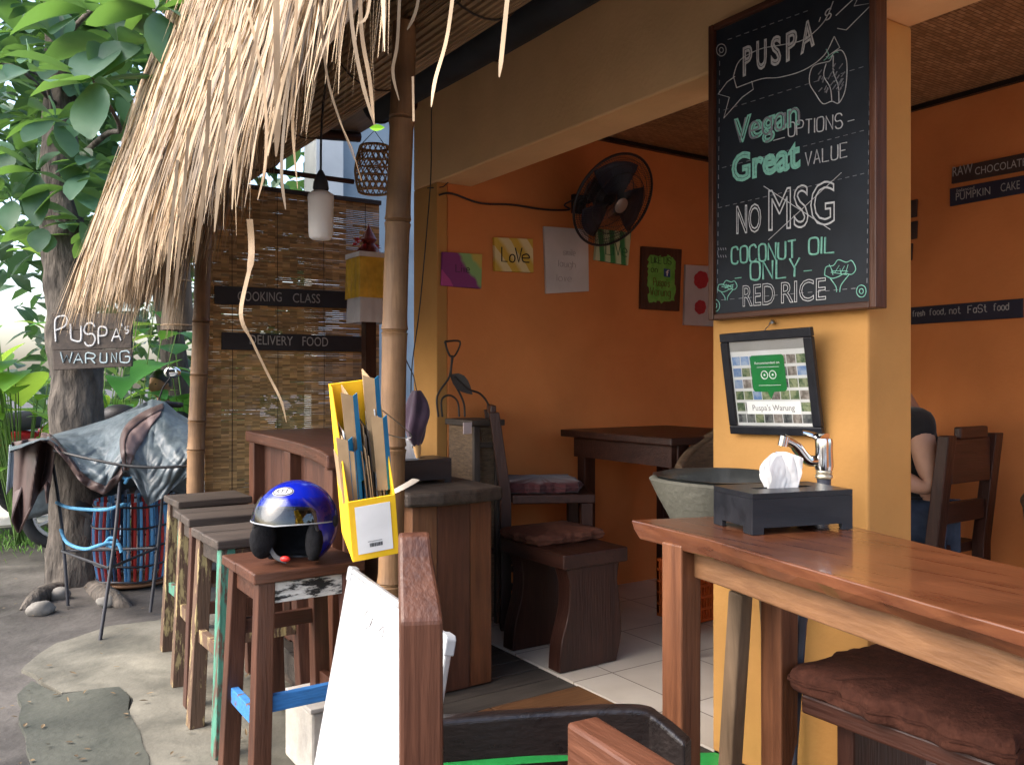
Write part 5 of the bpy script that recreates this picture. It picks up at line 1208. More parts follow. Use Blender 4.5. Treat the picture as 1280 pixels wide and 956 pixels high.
def room_chair(loc, rz, label, cat='chair', seat_h=.45, back_h=1.0, w=.44, d=.44, mk='dark', top_step=True):
    t = thing('wooden_chair', label, cat, loc, rz); hx, hy = w / 2, d / 2
    b = MB(); b.box((-hx, -hy, seat_h - .04), (hx, hy - .055, seat_h)); build(b, 'seat', wood(mk, 'X'), t, world=False, bevel=.005)
    for s in (-1, 1):
        b = MB(); b.box((s * (hx - .03) - .026, -hy + .01, 0), (s * (hx - .03) + .026, -hy + .065, seat_h - .041)); build(b, 'leg', wood(mk, 'Z'), t, world=False, bevel=.004)
        b = MB(); x = s * (hx - .03); b.prism([(x - .028, hy - .05, 0), (x - .028, hy, 0), (x - .028, hy, seat_h), (x - .028, hy + .05, back_h), (x - .028, hy + .005, back_h), (x - .028, hy - .05, seat_h)], (.056, 0, 0)); build(b, 'back_post', wood(mk, 'Z'), t, world=False, bevel=.004)
    def rail(z, h, k=1.0):
        y = hy - .025 + .05 * (z - seat_h) / (back_h - seat_h); b = MB(); b.box((-hx + .061, y - .014, z - h / 2), (hx - .061, y + .014, z + h / 2)); build(b, 'back_rail', wood(mk, 'X'), t, world=False, bevel=.004)
    rail(back_h - .10, .17); rail(seat_h + .14, .08)
    if top_step:
        b = MB(); b.box((-hx + .10, hy + .012, back_h - .0145), (hx - .10, hy + .04, back_h + .03)); build(b, 'top_cap', wood(mk, 'X'), t, world=False, bevel=.006)
    for z in (.18, .30):
        b = MB(); b.box((-hx + .02, -hy + .066, z), (-hx + .045, hy - .051, z + .03)); b.box((hx - .045, -hy + .066, z), (hx - .02, hy - .051, z + .03)); build(b, 'stretcher', wood(mk, 'Y'), t, world=False)
    return t
room_chair((2.42, 3.38, .168), R(62), 'tall dark wooden chair with open back against the orange end wall', seat_h=.62, back_h=1.0)
cushion('seat_cushion', (2.41, 3.385, .790), .36, .36, .05, 'maroon cushion on the tall dark chair by the end wall', rz=R(62), mat=maroon)
tb2 = thing('wooden_table', 'dark high table standing against the orange end wall below the fan', 'table', (2.95, 3.40, .168))
b = MB(); b.box((2.62, 2.70, 1.03), (3.35, 3.50, 1.065)); build(b, 'tabletop', dkw('X'), tb2, bevel=.006)
b = MB(); b.box((2.67, 2.75, .93), (2.695, 3.45, 1.0295)); build(b, 'apron', dkw('X'), tb2)
for x, y in ((2.735, 2.74), (3.28, 2.74), (2.735, 3.40), (3.28, 3.40)):
    b = MB(); b.box((x - .035, y, .17), (x + .035, y + .06, 1.0295)); build(b, 'leg', dkw('Z'), tb2, bevel=.004)
wick = M('wicker', (.08, .05, .03), (.20, .13, .075), sc=(1, 1, 5), ns=26, rough=.75, bump=.6, bs=60, mott=.25)
def wicker_chair(loc, rz, label, w=.52, h=.95):
    t = thing('wicker_armchair', label, 'armchair', loc, rz)
    def fn(u, v):
        a = R(-20) + u * R(220); z = .40 + v * (h - .40) * (.62 + .38 * math.sin(u * math.pi))
        return V((math.cos(a) * (w / 2 + .03 * v), math.sin(a) * (w / 2 + .05 * v), z))
    b = MB(); b.grid(fn, 30, 10); build(b, 'back', wick, t, world=False, smooth=True, solid=.025)
    b = MB(); b.tube([fn(i / 30, 1) for i in range(31)], .018, 8); build(b, 'top_roll', wick, t, world=False, smooth=True)
    b = MB(); b.lathe([(.02, .36), (w / 2 - .01, .36), (w / 2 - .005, .40), (w / 2 - .02, .43), (.02, .44)], n=28); build(b, 'seat', wick, t, world=False, smooth=True)
    for k in range(4):
        a = R(45 + 90 * k); b = MB(); b.tube([(math.cos(a) * w * .42, math.sin(a) * w * .42, .36), (math.cos(a) * w * .46, math.sin(a) * w * .46, 0)], .018, 8); build(b, 'leg', wick, t, world=False, smooth=True)
    return t
wicker_chair((2.80, 2.38, .168), R(-80), 'brown wicker armchair beside the dark high table', h=1.0, w=.6)
wicker_chair((3.62, 1.38, .168), R(120), 'brown wicker armchair by the back wall right of the seated person', h=.80, w=.56)
# rattan cabinet with wire stand in the corner behind the pedestal
cab = thing('rattan_cabinet', 'low rattan cabinet with wooden frame behind the wooden pedestal', 'cabinet', (2.24, 3.5, .168))
ZC = 1.13
b = MB(); b.box((2.05, 3.42, .2), (2.20, 3.64, ZC - .03)); build(b, 'body', wick, cab)
b = MB(); b.box((2.035, 3.40, ZC - .029), (2.22, 3.655, ZC)); build(b, 'top', wood('old', 'X'), cab, bevel=.004)
for x in (2.065, 2.185):
    b = MB(); b.box((x - .015, 3.40, .17), (x + .015, 3.419, ZC - .03)); build(b, 'stile', wood('old', 'Z'), cab)
for z in (.5, .75, 1.0):
    b = MB(); b.box((2.081, 3.405, z), (2.169, 3.419, z + .025)); build(b, 'rail', wood('old', 'X'), cab)
qq = onY(584, 535, 3.398); b = MB(); b.box((qq.x - .022, 3.3935, qq.z - .026), (qq.x + .022, 3.3985, qq.z + .026)); build(b, 'paper_label', M('pink_label', (.42, .33, .32), (.5, .4, .39)), cab)
wst = thing('wire_stand', 'dark bent wire plant stand on the rattan cabinet', 'stand', (2.2, 3.52, ZC))
fcw = lambda x, y: onY(x, y, 3.52)
b = MB()
for pl in ([(556, 427), (575, 427), (569, 444), (562, 444), (556, 427)], [(565, 444), (562, 470), (550, 488), (546, 500), (548, 521)], [(566, 446), (564, 470), (574, 490), (580, 505), (581, 521)], [(568, 470), (585, 486), (600, 492), (610, 505), (611, 521)], [(553, 521), (552, 500), (562, 494), (572, 502), (574, 521)]):
    b.tube(spline([fcw(*p_) for p_ in pl], 5), .005, 6)
build(b, 'frame', M('dark_iron', (.02, .016, .014), (.04, .032, .028), rough=.6), wst, smooth=True)
b = MB(); leaf(b, fcw(563, 468), fcw(590, 490) - fcw(563, 468), NY, .15, .075, shape=.8, droop=.1); build(b, 'grey_leaf', M('grey_metal_leaf', (.05, .05, .05), (.09, .085, .08), rough=.6), wst, recalc=False)
# dark chair at the back right with the seated person
room_chair((3.31, 2.02, .168), R(180), 'dark wooden chair on which the person in a black shirt sits', seat_h=.50, back_h=.94, w=.40)

# ================================================================== PEOPLE
def skin_mesh(joints, edges, sub=2):
    """one continuous surface grown round a skeleton"""
    names = list(joints); me = bpy.data.meshes.new('s'); me.from_pydata([tuple(joints[n][0]) for n in names], [(names.index(a), names.index(c)) for a, c in edges], [])
    o = bpy.data.objects.new('s', me); C.objects.link(o)
    md = o.modifiers.new('skin', 'SKIN'); md.use_smooth_shade = True
    for i, n in enumerate(names):
        r = joints[n][1]; r = r if isinstance(r, tuple) else (r, r)
        me.skin_vertices[0].data[i].radius = r; me.skin_vertices[0].data[i].use_root = (i == 0)
    s2 = o.modifiers.new('sub', 'SUBSURF'); s2.levels = sub; s2.render_levels = sub
    dg = bpy.context.evaluated_depsgraph_get(); ev = bpy.data.meshes.new_from_object(o.evaluated_get(dg))
    b = MB(); b.add([v.co.copy() for v in ev.vertices], [tuple(p.vertices) for p in ev.polygons])
    bpy.data.objects.remove(o); bpy.data.meshes.remove(ev); return b
def head_mesh(b, c, face, tilt=0.0, s=1.0):
    f = V(face).normalized(); r = f.cross(UP).normalized(); u = r.cross(f).normalized(); c = V(c)
    g = lambda x, y, z: math.exp(-(x * x + y * y) / (2 * z * z))
    def fn(uu, v):
        a = uu * 2 * math.pi; e = (v - .5) * math.pi * .998
        x, y, z = math.sin(a) * math.cos(e), math.cos(a) * math.cos(e), math.sin(e)
        px, py, pz = x * .074, y * .094, z * .115
        if y > 0:
            k = y
            py += k * (.022 * g(x, z + .20, .13) + .012 * g(x, z + .02, .10) + .006 * g(x, z + .48, .16) - .012 * (g(x - .36, z - .04, .15) + g(x + .36, z - .04, .15)) + .006 * g(x, z - .22, .3) + .010 * g(x, z + .80, .22) - .004 * g(x, z + .55, .05))
        if z < 0: px *= 1 - .30 * z * z; 
        for sgn in (-1, 1): px += sgn * .014 * g(y + .05, z + .03, .12) * max(0, x * sgn)
        return c + (r * px + f * py + u * pz) * s
    b.grid(fn, 48, 36, cu=True); return f, r, u
skinm = M('skin_tan', (.26, .125, .07), (.36, .18, .105), ns=8, rough=.55, bump=.05)
skinl = M('skin_light', (.40, .22, .15), (.50, .29, .20), ns=8, rough=.55, bump=.05)
hairm = M('black_hair', (.006, .005, .005), (.016, .013, .012), sc=(1, 1, 8), ns=40, rough=.5, bump=.4)
def hair_cap(b, c, fru, s=1.0, low=-.15):
    f, r, u = fru
    def fn(uu, v):
        a = uu * 2 * math.pi; lo = low + .62 * max(0, math.cos(a)) ** .7 if math.cos(a) > 0 else low - .25 * abs(math.cos(a)); e = lo + (1.57 - lo) * v
        return V(c) + (r * (math.sin(a) * math.cos(e) * .080) + f * (math.cos(a) * math.cos(e) * .099 - .002) + u * (math.sin(e) * .121 + .002)) * s
    b.grid(fn, 40, 12, cu=True)
def eyes_on(par, c, fru, s=1.0):
    f, r, u = fru
    for k in (-1, 1):
        b = MB(); b.ell(V(c) + (r * .031 * k + f * .074 + u * .006) * s, (.009 * s, .009 * s, .006 * s), 10, 8); build(b, 'eye', M('eye_dark', (.02, .015, .012), (.03, .02, .016), rough=.2), par, smooth=True)
def fingers(J, E, wrist, hand_dir, palm_n, s=1.0, side=1):
    d = V(hand_dir).normalized(); n = V(palm_n).normalized(); x = d.cross(n).normalized() * side
    for i, (off, ln) in enumerate(((-.030, .066), (-.010, .078), (.010, .074), (.028, .058))):
        base = V(wrist) + d * .085 * s + x * off * s; k = f'f{id(J)}_{wrist[0]:.2f}_{i}'
        J[k + 'a'] = (base, .009 * s); J[k + 'b'] = (base + (d * .55 + n * .2) * ln * s, .0085 * s); J[k + 'c'] = (base + (d * .85 + n * .55) * ln * s, .007 * s)
        E += [('palm%g' % side, k + 'a'), (k + 'a', k + 'b'), (k + 'b', k + 'c')]
    k = 't%g' % side; J[k + 'a'] = (V(wrist) + d * .035 * s - x * .035 * s, .011 * s); J[k + 'b'] = (V(wrist) + d * .075 * s - x * .055 * s + n * .015, .0085 * s)
    E += [('palm%g' % side, k + 'a'), (k + 'a', k + 'b')]
def seated(label, loc, fwd, seat, body_m, shirt_m, pants_m, arms, s=1.0, lean=.0, hair_low=-.15, face=None):
    """loc: pelvis ground point; fwd: facing; arms: per side (elbow, wrist) in (forward, side, up) from the shoulder"""
    f = V(fwd).normalized(); r = f.cross(UP).normalized(); o = V((loc[0], loc[1], seat + .09 * s))
    W3 = lambda a, c, d: o + (f * a + r * c + UP * d) * s
    t = thing('person', label, 'person', (loc[0], loc[1], loc[2]))
    J = {'pelvis': (W3(0, 0, 0), (.125 * s, .10 * s)), 'waist': (W3(.02 + lean * .3, 0, .16), (.115 * s, .09 * s)), 'chest': (W3(.02 + lean, 0, .34), (.125 * s, .10 * s)), 'neckb': (W3(.03 + lean * 1.3, 0, .47), (.065 * s, .06 * s)), 'neck': (W3(.045 + lean * 1.5, 0, .55), .05 * s), 'skull': (W3(.06 + lean * 1.6, 0, .62), .05 * s)}
    E = [('pelvis', 'waist'), ('waist', 'chest'), ('chest', 'neckb'), ('neckb', 'neck'), ('neck', 'skull')]; JS = dict(J); JS.pop('neck'); JS.pop('skull'); ES = E[:3]; JP = {'pelvis': (W3(0, 0, -.005), (.135 * s, .11 * s))}; EP = []
    for sd, (el, wr_) in zip((-1, 1), arms):
        k = 'L' if sd < 0 else 'R'
        sh = W3(.02 + lean * 1.15, .185 * sd, .42); e_ = sh + (f * el[0] + r * el[1] * sd + UP * el[2]) * s; w_ = e_ + (f * wr_[0] + r * wr_[1] * sd + UP * wr_[2]) * s
        J['sh' + k] = (sh, .058 * s); J['el' + k] = (e_, .042 * s); J['wr' + k] = (w_, .027 * s); d = (w_ - e_).normalized()
        J['ma' + k] = (e_.lerp(w_, .35), .042 * s); J['palm%g' % sd] = (w_ + d * .05 * s, (.034 * s, .018 * s))
        E += [('chest', 'sh' + k), ('sh' + k, 'el' + k), ('el' + k, 'ma' + k), ('ma' + k, 'wr' + k), ('wr' + k, 'palm%g' % sd)]; fingers(J, E, w_, d, -UP if abs(d.z) < .7 else f, s, sd)
        JS['sh' + k] = (sh, .072 * s); JS['sl' + k] = (sh.lerp(e_, .45), .058 * s); ES += [('chest', 'sh' + k), ('sh' + k, 'sl' + k)]
        hp = W3(.03, .095 * sd, -.01); kn = W3(.42, .13 * sd, .02); an = V((kn.x, kn.y, loc[2] + .08)) + f * .02; to = an + f * .15 - UP * .045
        J['hip' + k] = (hp, .088 * s); J['kn' + k] = (kn, .058 * s); J['ca' + k] = (kn.lerp(an, .35), .055 * s); J['an' + k] = (an, .036 * s); J['to' + k] = (to, (.042 * s, .026 * s))
        E += [('pelvis', 'hip' + k), ('hip' + k, 'kn' + k), ('kn' + k, 'ca' + k), ('ca' + k, 'an' + k), ('an' + k, 'to' + k)]
        JP['hip' + k] = (hp, .100 * s); JP['kn' + k] = (kn, .070 * s); JP['sh' + k] = (kn.lerp(an, .8), .052 * s); EP += [('pelvis', 'hip' + k), ('hip' + k, 'kn' + k), ('kn' + k, 'sh' + k)]
    b = skin_mesh(J, E); hc = W3(.085 + lean * 1.7, 0, .695); fru = head_mesh(b, hc, face or fwd, s=s); body = build(b, 'body', body_m, t, smooth=True)
    for kx in ('chest', 'waist', 'neckb'): JS[kx] = (JS[kx][0], tuple(q + .014 * s for q in JS[kx][1]))
    JS['pelvis'] = (JS['pelvis'][0], (.14 * s, .115 * s)); build(skin_mesh(JS, ES), 'shirt', shirt_m, t, smooth=True); build(skin_mesh(JP, EP), 'trousers', pants_m, t, smooth=True)
    b = MB(); hair_cap(b, hc, fru, s, hair_low); build(b, 'hair', hairm, t, smooth=True); eyes_on(t, hc, fru, s)
    return t
blackcloth = M('black_cloth', (.006, .006, .008), (.014, .014, .017), ns=20, rough=.95, bump=.2, sheen=.2)
denim = M('blue_denim', (.016, .026, .05), (.035, .05, .085), ns=30, rough=.95, bump=.2)
seated('person in a black short sleeved shirt and jeans seated behind the yellow column', (3.36, 2.0, .168), (-.75, .65, 0), .665, skinl, blackcloth, denim,
       [((-.03, .05, -.28), (.20, -.03, .08)), ((.12, .05, -.26), (.2, -.08, .08))], s=.98, lean=.05)
# ================================================================== STREET SIDE: TREE, STAND, TARPAULIN, BASKET
bark = M('bark', (.030, .025, .021), (.125, .106, .088), sc=(1, 1, .35), ns=14, rough=.92, bump=1.0, bs=22, bd=.03, mott=.35, mscale=7)
tr = thing('street_tree', 'street tree with mottled grey trunk and broad leaves carrying the painted sign', 'tree', at(95, 745, 5.65))
tp0 = at(97, 752, 5.65); tp0.z = -.04
def TP(x, y, t=5.65): return at(x, y, t)
path = [TP(97, 775), TP(96, 748), TP(95, 715), TP(98, 660), TP(98, 560), TP(95, 470), TP(90, 400), TP(84, 330), TP(78, 270), TP(74, 200), TP(76, 100), TP(70, -40), TP(60, -200)]
path = spline(path, 12); k = len(path)
rad = [interp([(0, .30), (.06, .235), (.12, .20), (.25, .172), (.4, .16), (.6, .135), (.75, .11), (1, .06)], i / k) for i in range(k)]
b = MB(); b.tube(path, rad, 56)
b.xf(lambda p: p + V((noise.noise(p * 5), noise.noise(p * 5 + V((7, 0, 0))), 0)) * .022 + V((noise.noise(p * 19), noise.noise(p * 19 + V((7, 0, 0))), 0)) * .007 + V((noise.noise(V((p.x * 34, p.y * 34, p.z * 7))), noise.noise(V((p.x * 34, p.y * 34, p.z * 7 + 40))), 0)) * .011)
trunk = build(b, 'trunk', bark, tr, smooth=True)
for px in ([(78, 742, .10), (50, 752, .035), (28, 762, -.01)], [(115, 740, .10), (140, 752, .02), (165, 757, -.03)]):
    b = MB(); b.tube(spline([V((*onZ(x, y, 0).xy, z)) if i else at(x, y, 5.6) - UP * .0 for i, (x, y, z) in enumerate(px)], 5), [.09 - .007 * i for i in range(11)], 10); build(b, 'root', bark, tr, smooth=True)
limbs = [[TP(76, 200), at(60, 110, 5.3), at(35, 88, 4.7)], [TP(74, 220), at(130, 170, 5.0), at(150, 160, 4.6), at(118, 103, 4.3), at(112, 100, 4.3)], [TP(74, 60), at(120, 10, 5.0), at(195, 14, 4.3)], [TP(76, 140), at(30, 90, 5.2), at(0, 80, 4.9)],
         [TP(72, 0), at(20, -40, 5.0), at(-60, -60, 4.7)], [TP(70, -40), at(130, -120, 5.2), at(190, -160, 5.0)]]
for lm in limbs:
    p = spline(lm, 5); b = MB(); b.tube(p, [.020 - .016 * i / len(p) for i in range(len(p))], 8); build(b, 'limb', bark, tr, smooth=True)
lf = M('broad_leaf', (.045, .112, .075), (.088, .175, .115), ns=5, rough=.5, bump=.1, bs=30, island=.35, mott=.2, orand=0, spec=.5, trans=.35, tcol=(.15, .30, .05))
b = MB(); rnd = random.Random(4)
def rosette(c, up, n, L, wk=.55, spread=.9):
    up = V(up).normalized(); a0 = U(0, 6.28)
    x = up.orthogonal().normalized(); y = up.cross(x)
    for i in range(n):
        a = a0 + i * 2.4 + U(-.3, .3); d = (x * math.cos(a) + y * math.sin(a)) * spread + up * U(.1, .8) - UP * U(0, .45)
        l = L * U(.7, 1.15); leaf(b, V(c) + d.normalized() * .02, d, UP + rdir() * .4, l, l * wk * U(.85, 1.15), shape=1.45, fold=U(.1, .35), droop=U(.1, .7), n=6)
for px, py, t, n, L in ((37, 90, 4.2, 6, .24), (116, 103, 4.0, 8, .33), (196, 14, 4.0, 9, .40), (112, 15, 4.2, 7, .36), (150, 60, 4.2, 6, .34), (60, 10, 4.7, 6, .2), (10, 100, 4.7, 5, .17), (118, 200, 5.0, 4, .2), (20, -20, 4.6, 7, .25), (95, 160, 5.0, 4, .18)):
    rosette(at(px, py, t), -FW * .5 + UP * .6 + RT * U(-.3, .3), n, L)
for px, py, t, n, L in ((70, 150, 4.9, 7, .26), (45, 215, 4.9, 7, .27), (85, 235, 4.9, 6, .26), (50, 285, 4.9, 6, .24), (100, 275, 5.0, 5, .24), (20, 190, 5.0, 7, .26), (75, 60, 4.8, 7, .3), (20, 40, 4.8, 7, .3), (15, 250, 5.0, 6, .25), (110, 215, 5.0, 6, .25)):
    rosette(at(px, py, t), UP * .5 - FW * .5 + RT * U(-.4, .4), n, L)
for i in range(250):
    px, py, t = rnd.uniform(-120, 235), rnd.uniform(-260, 300), rnd.uniform(5.2, 7.8)
    if py > 230 and (px < 25 or px > 150): continue
    rosette(at(px, py, t), UP + rdir() * .7, rnd.randint(5, 8), rnd.uniform(.17, .30))
build(b, 'crown', lf, tr, recalc=False, smooth=True)
# painted board on the trunk
sT = 5.38
qd = [at(64, 391, sT), at(166, 392, sT), at(164, 458, sT), at(66, 463, sT)]
nrm_ = -(qd[1] - qd[0]).cross(qd[3] - qd[0]).normalized()
if nrm_.dot(FW) > 0: nrm_ = -nrm_
sg = thing('painted_sign', "rough dark wooden board painted PUSPA'S WARUNG hung on the tree trunk", 'sign', (qd[2] + qd[3]) / 2)
splits = [(0, .30), (.305, .655), (.66, 1)]
for v0, v1 in splits:
    b = MB(); lx = lambda u, v: (qd[0] + (qd[1] - qd[0]) * u) * (1 - v) + (qd[3] + (qd[2] - qd[3]) * u) * v
    j = U(-.006, .006); b.hexa([lx(0 + j, v1) - nrm_ * .02, lx(1 + j, v1) - nrm_ * .02, lx(1 + j, v0) - nrm_ * .02, lx(0 + j, v0) - nrm_ * .02, lx(0 + j, v1), lx(1 + j, v1), lx(1 + j, v0), lx(0 + j, v0)]); build(b, 'plank', wood('old', 'X'), sg, bevel=.004)
sp = lambda x, y: CAM + ray(x, y) * ((qd[0] - CAM).dot(nrm_) / ray(x, y).dot(nrm_))
for nm, tint, items in (('white_lettering', M('sign_white', (.55, .55, .56), (.72, .72, .73), ns=60, rough=.9), (('P', (70, 427), (84, 421), 28), ('U', (89, 425), (102, 427), 20), ('S', (106, 432), (119, 431), 27), ('P', (124, 430), (134, 429), 20), ('A', (140, 427), (152, 426), 16), ('S', (157, 417), (161, 416), 8))),
                        ('pale_blue_lettering', M('sign_blue', (.33, .42, .46), (.45, .55, .58), ns=60, rough=.9), (('W', (76, 453), (91, 453), 13), ('A', (93, 454), (104, 454), 12), ('R', (108, 454), (119, 454), 12), ('U', (126, 453), (134, 453), 12), ('N', (140, 453), (146, 453), 12), ('G', (151, 453), (162, 453), 14)))):
    b = MB()
    for ch_, a, c, h in items: write(b, ch_, sp(*a), sp(*c), UP * (h * sT / F), nrm_, 'stroke', .0062 if nm[0] == 'w' else .0048, eps=.003)
    if nm[0] == 'w': b.tube([sp(153, 408) + nrm_ * .002, sp(152, 404) + nrm_ * .002], .004, 5)
    build(b, nm, tint, sg)
# hanging bamboo lampshade
hl = thing('bamboo_lampshade', 'tall brown bamboo strip lampshade hanging below the thatch behind the rear post', 'lampshade', at(222, 413, 5.2))
lc_ = at(222, 413, 5.2); b = MB(); n = 46
for i in range(n):
    a = 2 * math.pi * i / n; r0, r1 = .094, .060
    b.bar(lc_ + V((math.cos(a) * r0, math.sin(a) * r0, 0)), lc_ + V((math.cos(a) * r1, math.sin(a) * r1, .58)), .0115, .004, up=(math.cos(a), math.sin(a), 0))
build(b, 'strips', M('shade_bamboo', (.07, .05, .032), (.17, .125, .08), sc=(1, 1, .3), ns=20, rough=.7, island=.3), hl)
for z, r in ((.03, .094), (.3, .079), (.56, .063)):
    b = MB(); b.tube([lc_ + V((math.cos(a * .2618) * r, math.sin(a * .2618) * r, z)) for a in range(24)], .005, 5, closed=True); build(b, 'ring', cane, hl, smooth=True)
b = MB(); b.tube([lc_ + V((0, 0, .58)), lc_ + V((0, 0, 1.0))], .004, 5); build(b, 'cord', M('dark_cord', (.03, .02, .014)), hl)

# iron stand
iron = M('black_iron', (.016, .016, .02), (.035, .035, .042), rough=.5, metal=.3)
isd = thing('iron_stand', 'thin black iron stand under the tarpaulin in front of the tree', 'stand', (.75, 5.1, 0))
tops = [at(152, 575, 4.65), at(66, 580, 5.1), at(206, 560, 5.05)]
feet = [onZ(125, 800, .01), onZ(85, 757, .005), onZ(188, 765, .005)]
for a, c in zip(tops, feet):
    b = MB(); b.tube(spline([a, a.lerp(c, .45) + V((.012, 0, 0)), c], 5), .0095, 8); build(b, 'leg', iron, isd, smooth=True)
for z in (.62,):
    b = MB(); b.tube([a.lerp(c, z) for a, c in zip(tops, feet)], .008, 8, closed=True); build(b, 'ring', iron, isd, smooth=True)
# tarpaulin: grey blue top with brown underside and turned hem
tarpm = M('grey_blue_tarpaulin', (.044, .060, .072), (.090, .116, .132), ns=7, rough=.45, bump=.7, bd=.03, bs=7, mott=.25, mscale=6, orand=0, spec=.5)
tarpb = M('brown_tarpaulin', (.038, .022, .020), (.075, .045, .040), ns=7, rough=.55, bump=.3, bs=18, mott=.2, mscale=6, orand=0)
ta = thing('tarpaulin', 'crumpled grey blue tarpaulin with brown hem thrown over the iron stand and parked motorbike', 'tarpaulin', (.75, 5.2, .5))
top_t = [(12, 558), (45, 549), (75, 541), (105, 533), (135, 524), (165, 511), (190, 499), (206, 502), (222, 516), (240, 526)]
hem_t = [(12, 566), (50, 550), (62, 552), (80, 572), (98, 598), (110, 609), (132, 618), (146, 604), (156, 590), (168, 602), (184, 634), (206, 622), (222, 606), (240, 592)]
def tarp_pt(u, v):
    x = 12 + 228 * u; yt, yh = interp(top_t, x), interp(hem_t, x)
    f = min(1, v / .62); y = yt + (yh - yt) * f
    t = 5.25 - .62 * math.sin(min(1, f * 1.25) * math.pi / 2) + .10 * (u - .5)
    if v > .62: t = 5.25
    fold = noise.noise(V((u * 7, f * 3.2, 2))) * .045 + noise.noise(V((u * 16 + f * 5, f * 6, 7))) * .022 + abs(noise.noise(V((u * 9 - f * 3, f * 2, 11)))) * .05 + abs(noise.noise(V((u * 17 + f * 6, f * 5 - u * 4, 3)))) * .028
    return x, y, t - fold * min(1, f * 3)
b = MB(); NU, NV = 200, 90
def tfn(u, v):
    x = 12 + 228 * u
    if v < .7:
        f = v / .7; x_, y, t = tarp_pt(u, f * .62); return at(x_, y, t)
    g_ = (v - .7) / .3; yt = interp(top_t, x); p = at(x, yt, 5.25 - 0)           # far side falls behind
    return p + V((.12, .75, 0)) * g_ * .8 - UP * (.55 * g_ * g_)
b.grid(lambda u, v: tfn(u, (.7 - v / .7 * .7) if v < .7 else v), NU, NV)
build(b, 'sheet', tarpm, ta, smooth=True, solid=.004)
def strip(pp, w, dt, m, nm, off=.012, n=60):
    p = spline([at(x, y, t) for x, y, t in pp], 6); b = MB(); vs_ = []
    for i, q in enumerate(p):
        d = (p[min(i + 1, len(p) - 1)] - p[max(i - 1, 0)]).normalized(); s_ = d.cross(FW).normalized(); ww = w * (1 + .25 * math.sin(i * .7))
        vs_ += [q - FW * off - s_ * ww * .5, q - FW * (off + .006), q - FW * off + s_ * ww * .5]
    b.add(vs_, [(i * 3 + j, i * 3 + j + 1, i * 3 + j + 4, i * 3 + j + 3) for i in range(len(p) - 1) for j in (0, 1)]); return build(b, nm, m, ta, smooth=True, recalc=False)
def onTarp(x, f): xx, y, t = tarp_pt((x - 12) / 228, f * .62); return (x, y, t)
def band(e0, e1, m, nm, off):
    """strip of cloth lying on the sheet between two edges"""
    e0 = spline([V((x, y, 0)) for x, y in e0], 6); e1 = spline([V((x, y, 0)) for x, y in e1], 6); b = MB(); n = len(e0)
    def P(p):
        u = (p.x - 12) / 228; yt, yh = interp(top_t, p.x), interp(hem_t, p.x); f = max(0, min(1.0, (p.y - yt) / max(4, yh - yt)))
        t = tarp_pt(u, f * .62)[2]; return at(p.x, p.y, t - off)
    b.add([P(e0[i].lerp(e1[i], k / 3)) for i in range(n) for k in range(4)], [(i * 4 + k, i * 4 + k + 1, i * 4 + k + 5, i * 4 + k + 4) for i in range(n - 1) for k in range(3)])
    return build(b, nm, m, ta, smooth=True, recalc=False, solid=.004)
hx_ = [50, 58, 66, 74, 82, 90, 98, 106, 114, 122, 130, 138, 146, 154]
band([(x, interp(hem_t, x) + 1) for x in hx_], [(x + (2 if x < 132 else -2), interp(hem_t, x) - 10) for x in hx_], tarpb, 'hem', .014)
band([(204, 504), (184, 512), (166, 523), (155, 535), (150, 550), (151, 568), (155, 588)], [(205, 511), (187, 520), (171, 531), (160, 542), (156, 555), (157, 571), (159, 588)], tarpb, 'hem', .03)
band([(203, 512), (187, 521), (172, 532), (161, 543), (157, 556), (158, 570), (159, 587)], [(200, 519), (189, 532), (182, 545), (176, 555), (171, 563), (166, 574), (161, 588)], M('brown_tarpaulin_in', (.075, .05, .05), (.14, .098, .095), ns=7, rough=.55, bump=.3, bs=18), 'turned_lining', .02)
# the brown flap that hangs down at the street end
b = MB()
def flap(u, v):
    x = interp([(0, 14), (.25, 24), (.5, 40), (.75, 56), (1, 70)], u); y0 = interp([(0, 553), (.25, 551), (.5, 548), (.75, 548), (1, 556)], u)
    y1 = interp([(0, 598), (.12, 648), (.25, 666), (.42, 646), (.6, 618), (.8, 606), (1, 628)], u)
    x2 = interp([(0, 32), (.12, 15), (.25, 24), (.42, 34), (.6, 47), (.8, 58), (1, 60)], u)
    bulge = .10 * math.sin(v * math.pi) * math.sin(u * 9) + .05 * math.sin(u * 17 + v * 3)
    return at(x + (x2 - x) * v, y0 + (y1 - y0) * v, 4.72 + .3 * (1 - u) + bulge)
b.grid(flap, 50, 20); build(b, 'flap', tarpb, ta, smooth=True, solid=.004)
b = MB(); b.tube(spline([flap(i / 30, 1) - FW * .006 for i in range(31)], 2), .007, 6); build(b, 'hem', tarpb, ta, smooth=True)
b = MB(); b.grid(lambda u, v: at(12 + 20 * u - 4 * v, 556 + (62 - 26 * u) * v, 5.3 + .05 * math.sin(u * 6)), 10, 10); build(b, 'pale_corner', M('pale_tarp', (.30, .34, .37), (.42, .46, .5), rough=.5), ta, smooth=True, solid=.004)
b = MB(); b.tube(spline([at(68, 563, 4.62), at(110, 573, 4.5), at(158, 582, 4.48), at(200, 584, 4.5), at(240, 582, 4.56)], 6), .0075, 8)
tag(build(b, 'bungee_cord', M('black_rubber', (.01, .01, .011), (.018, .018, .02), rough=.5), smooth=True), 'black elastic cord stretched across the front of the tarpaulin', 'cord')
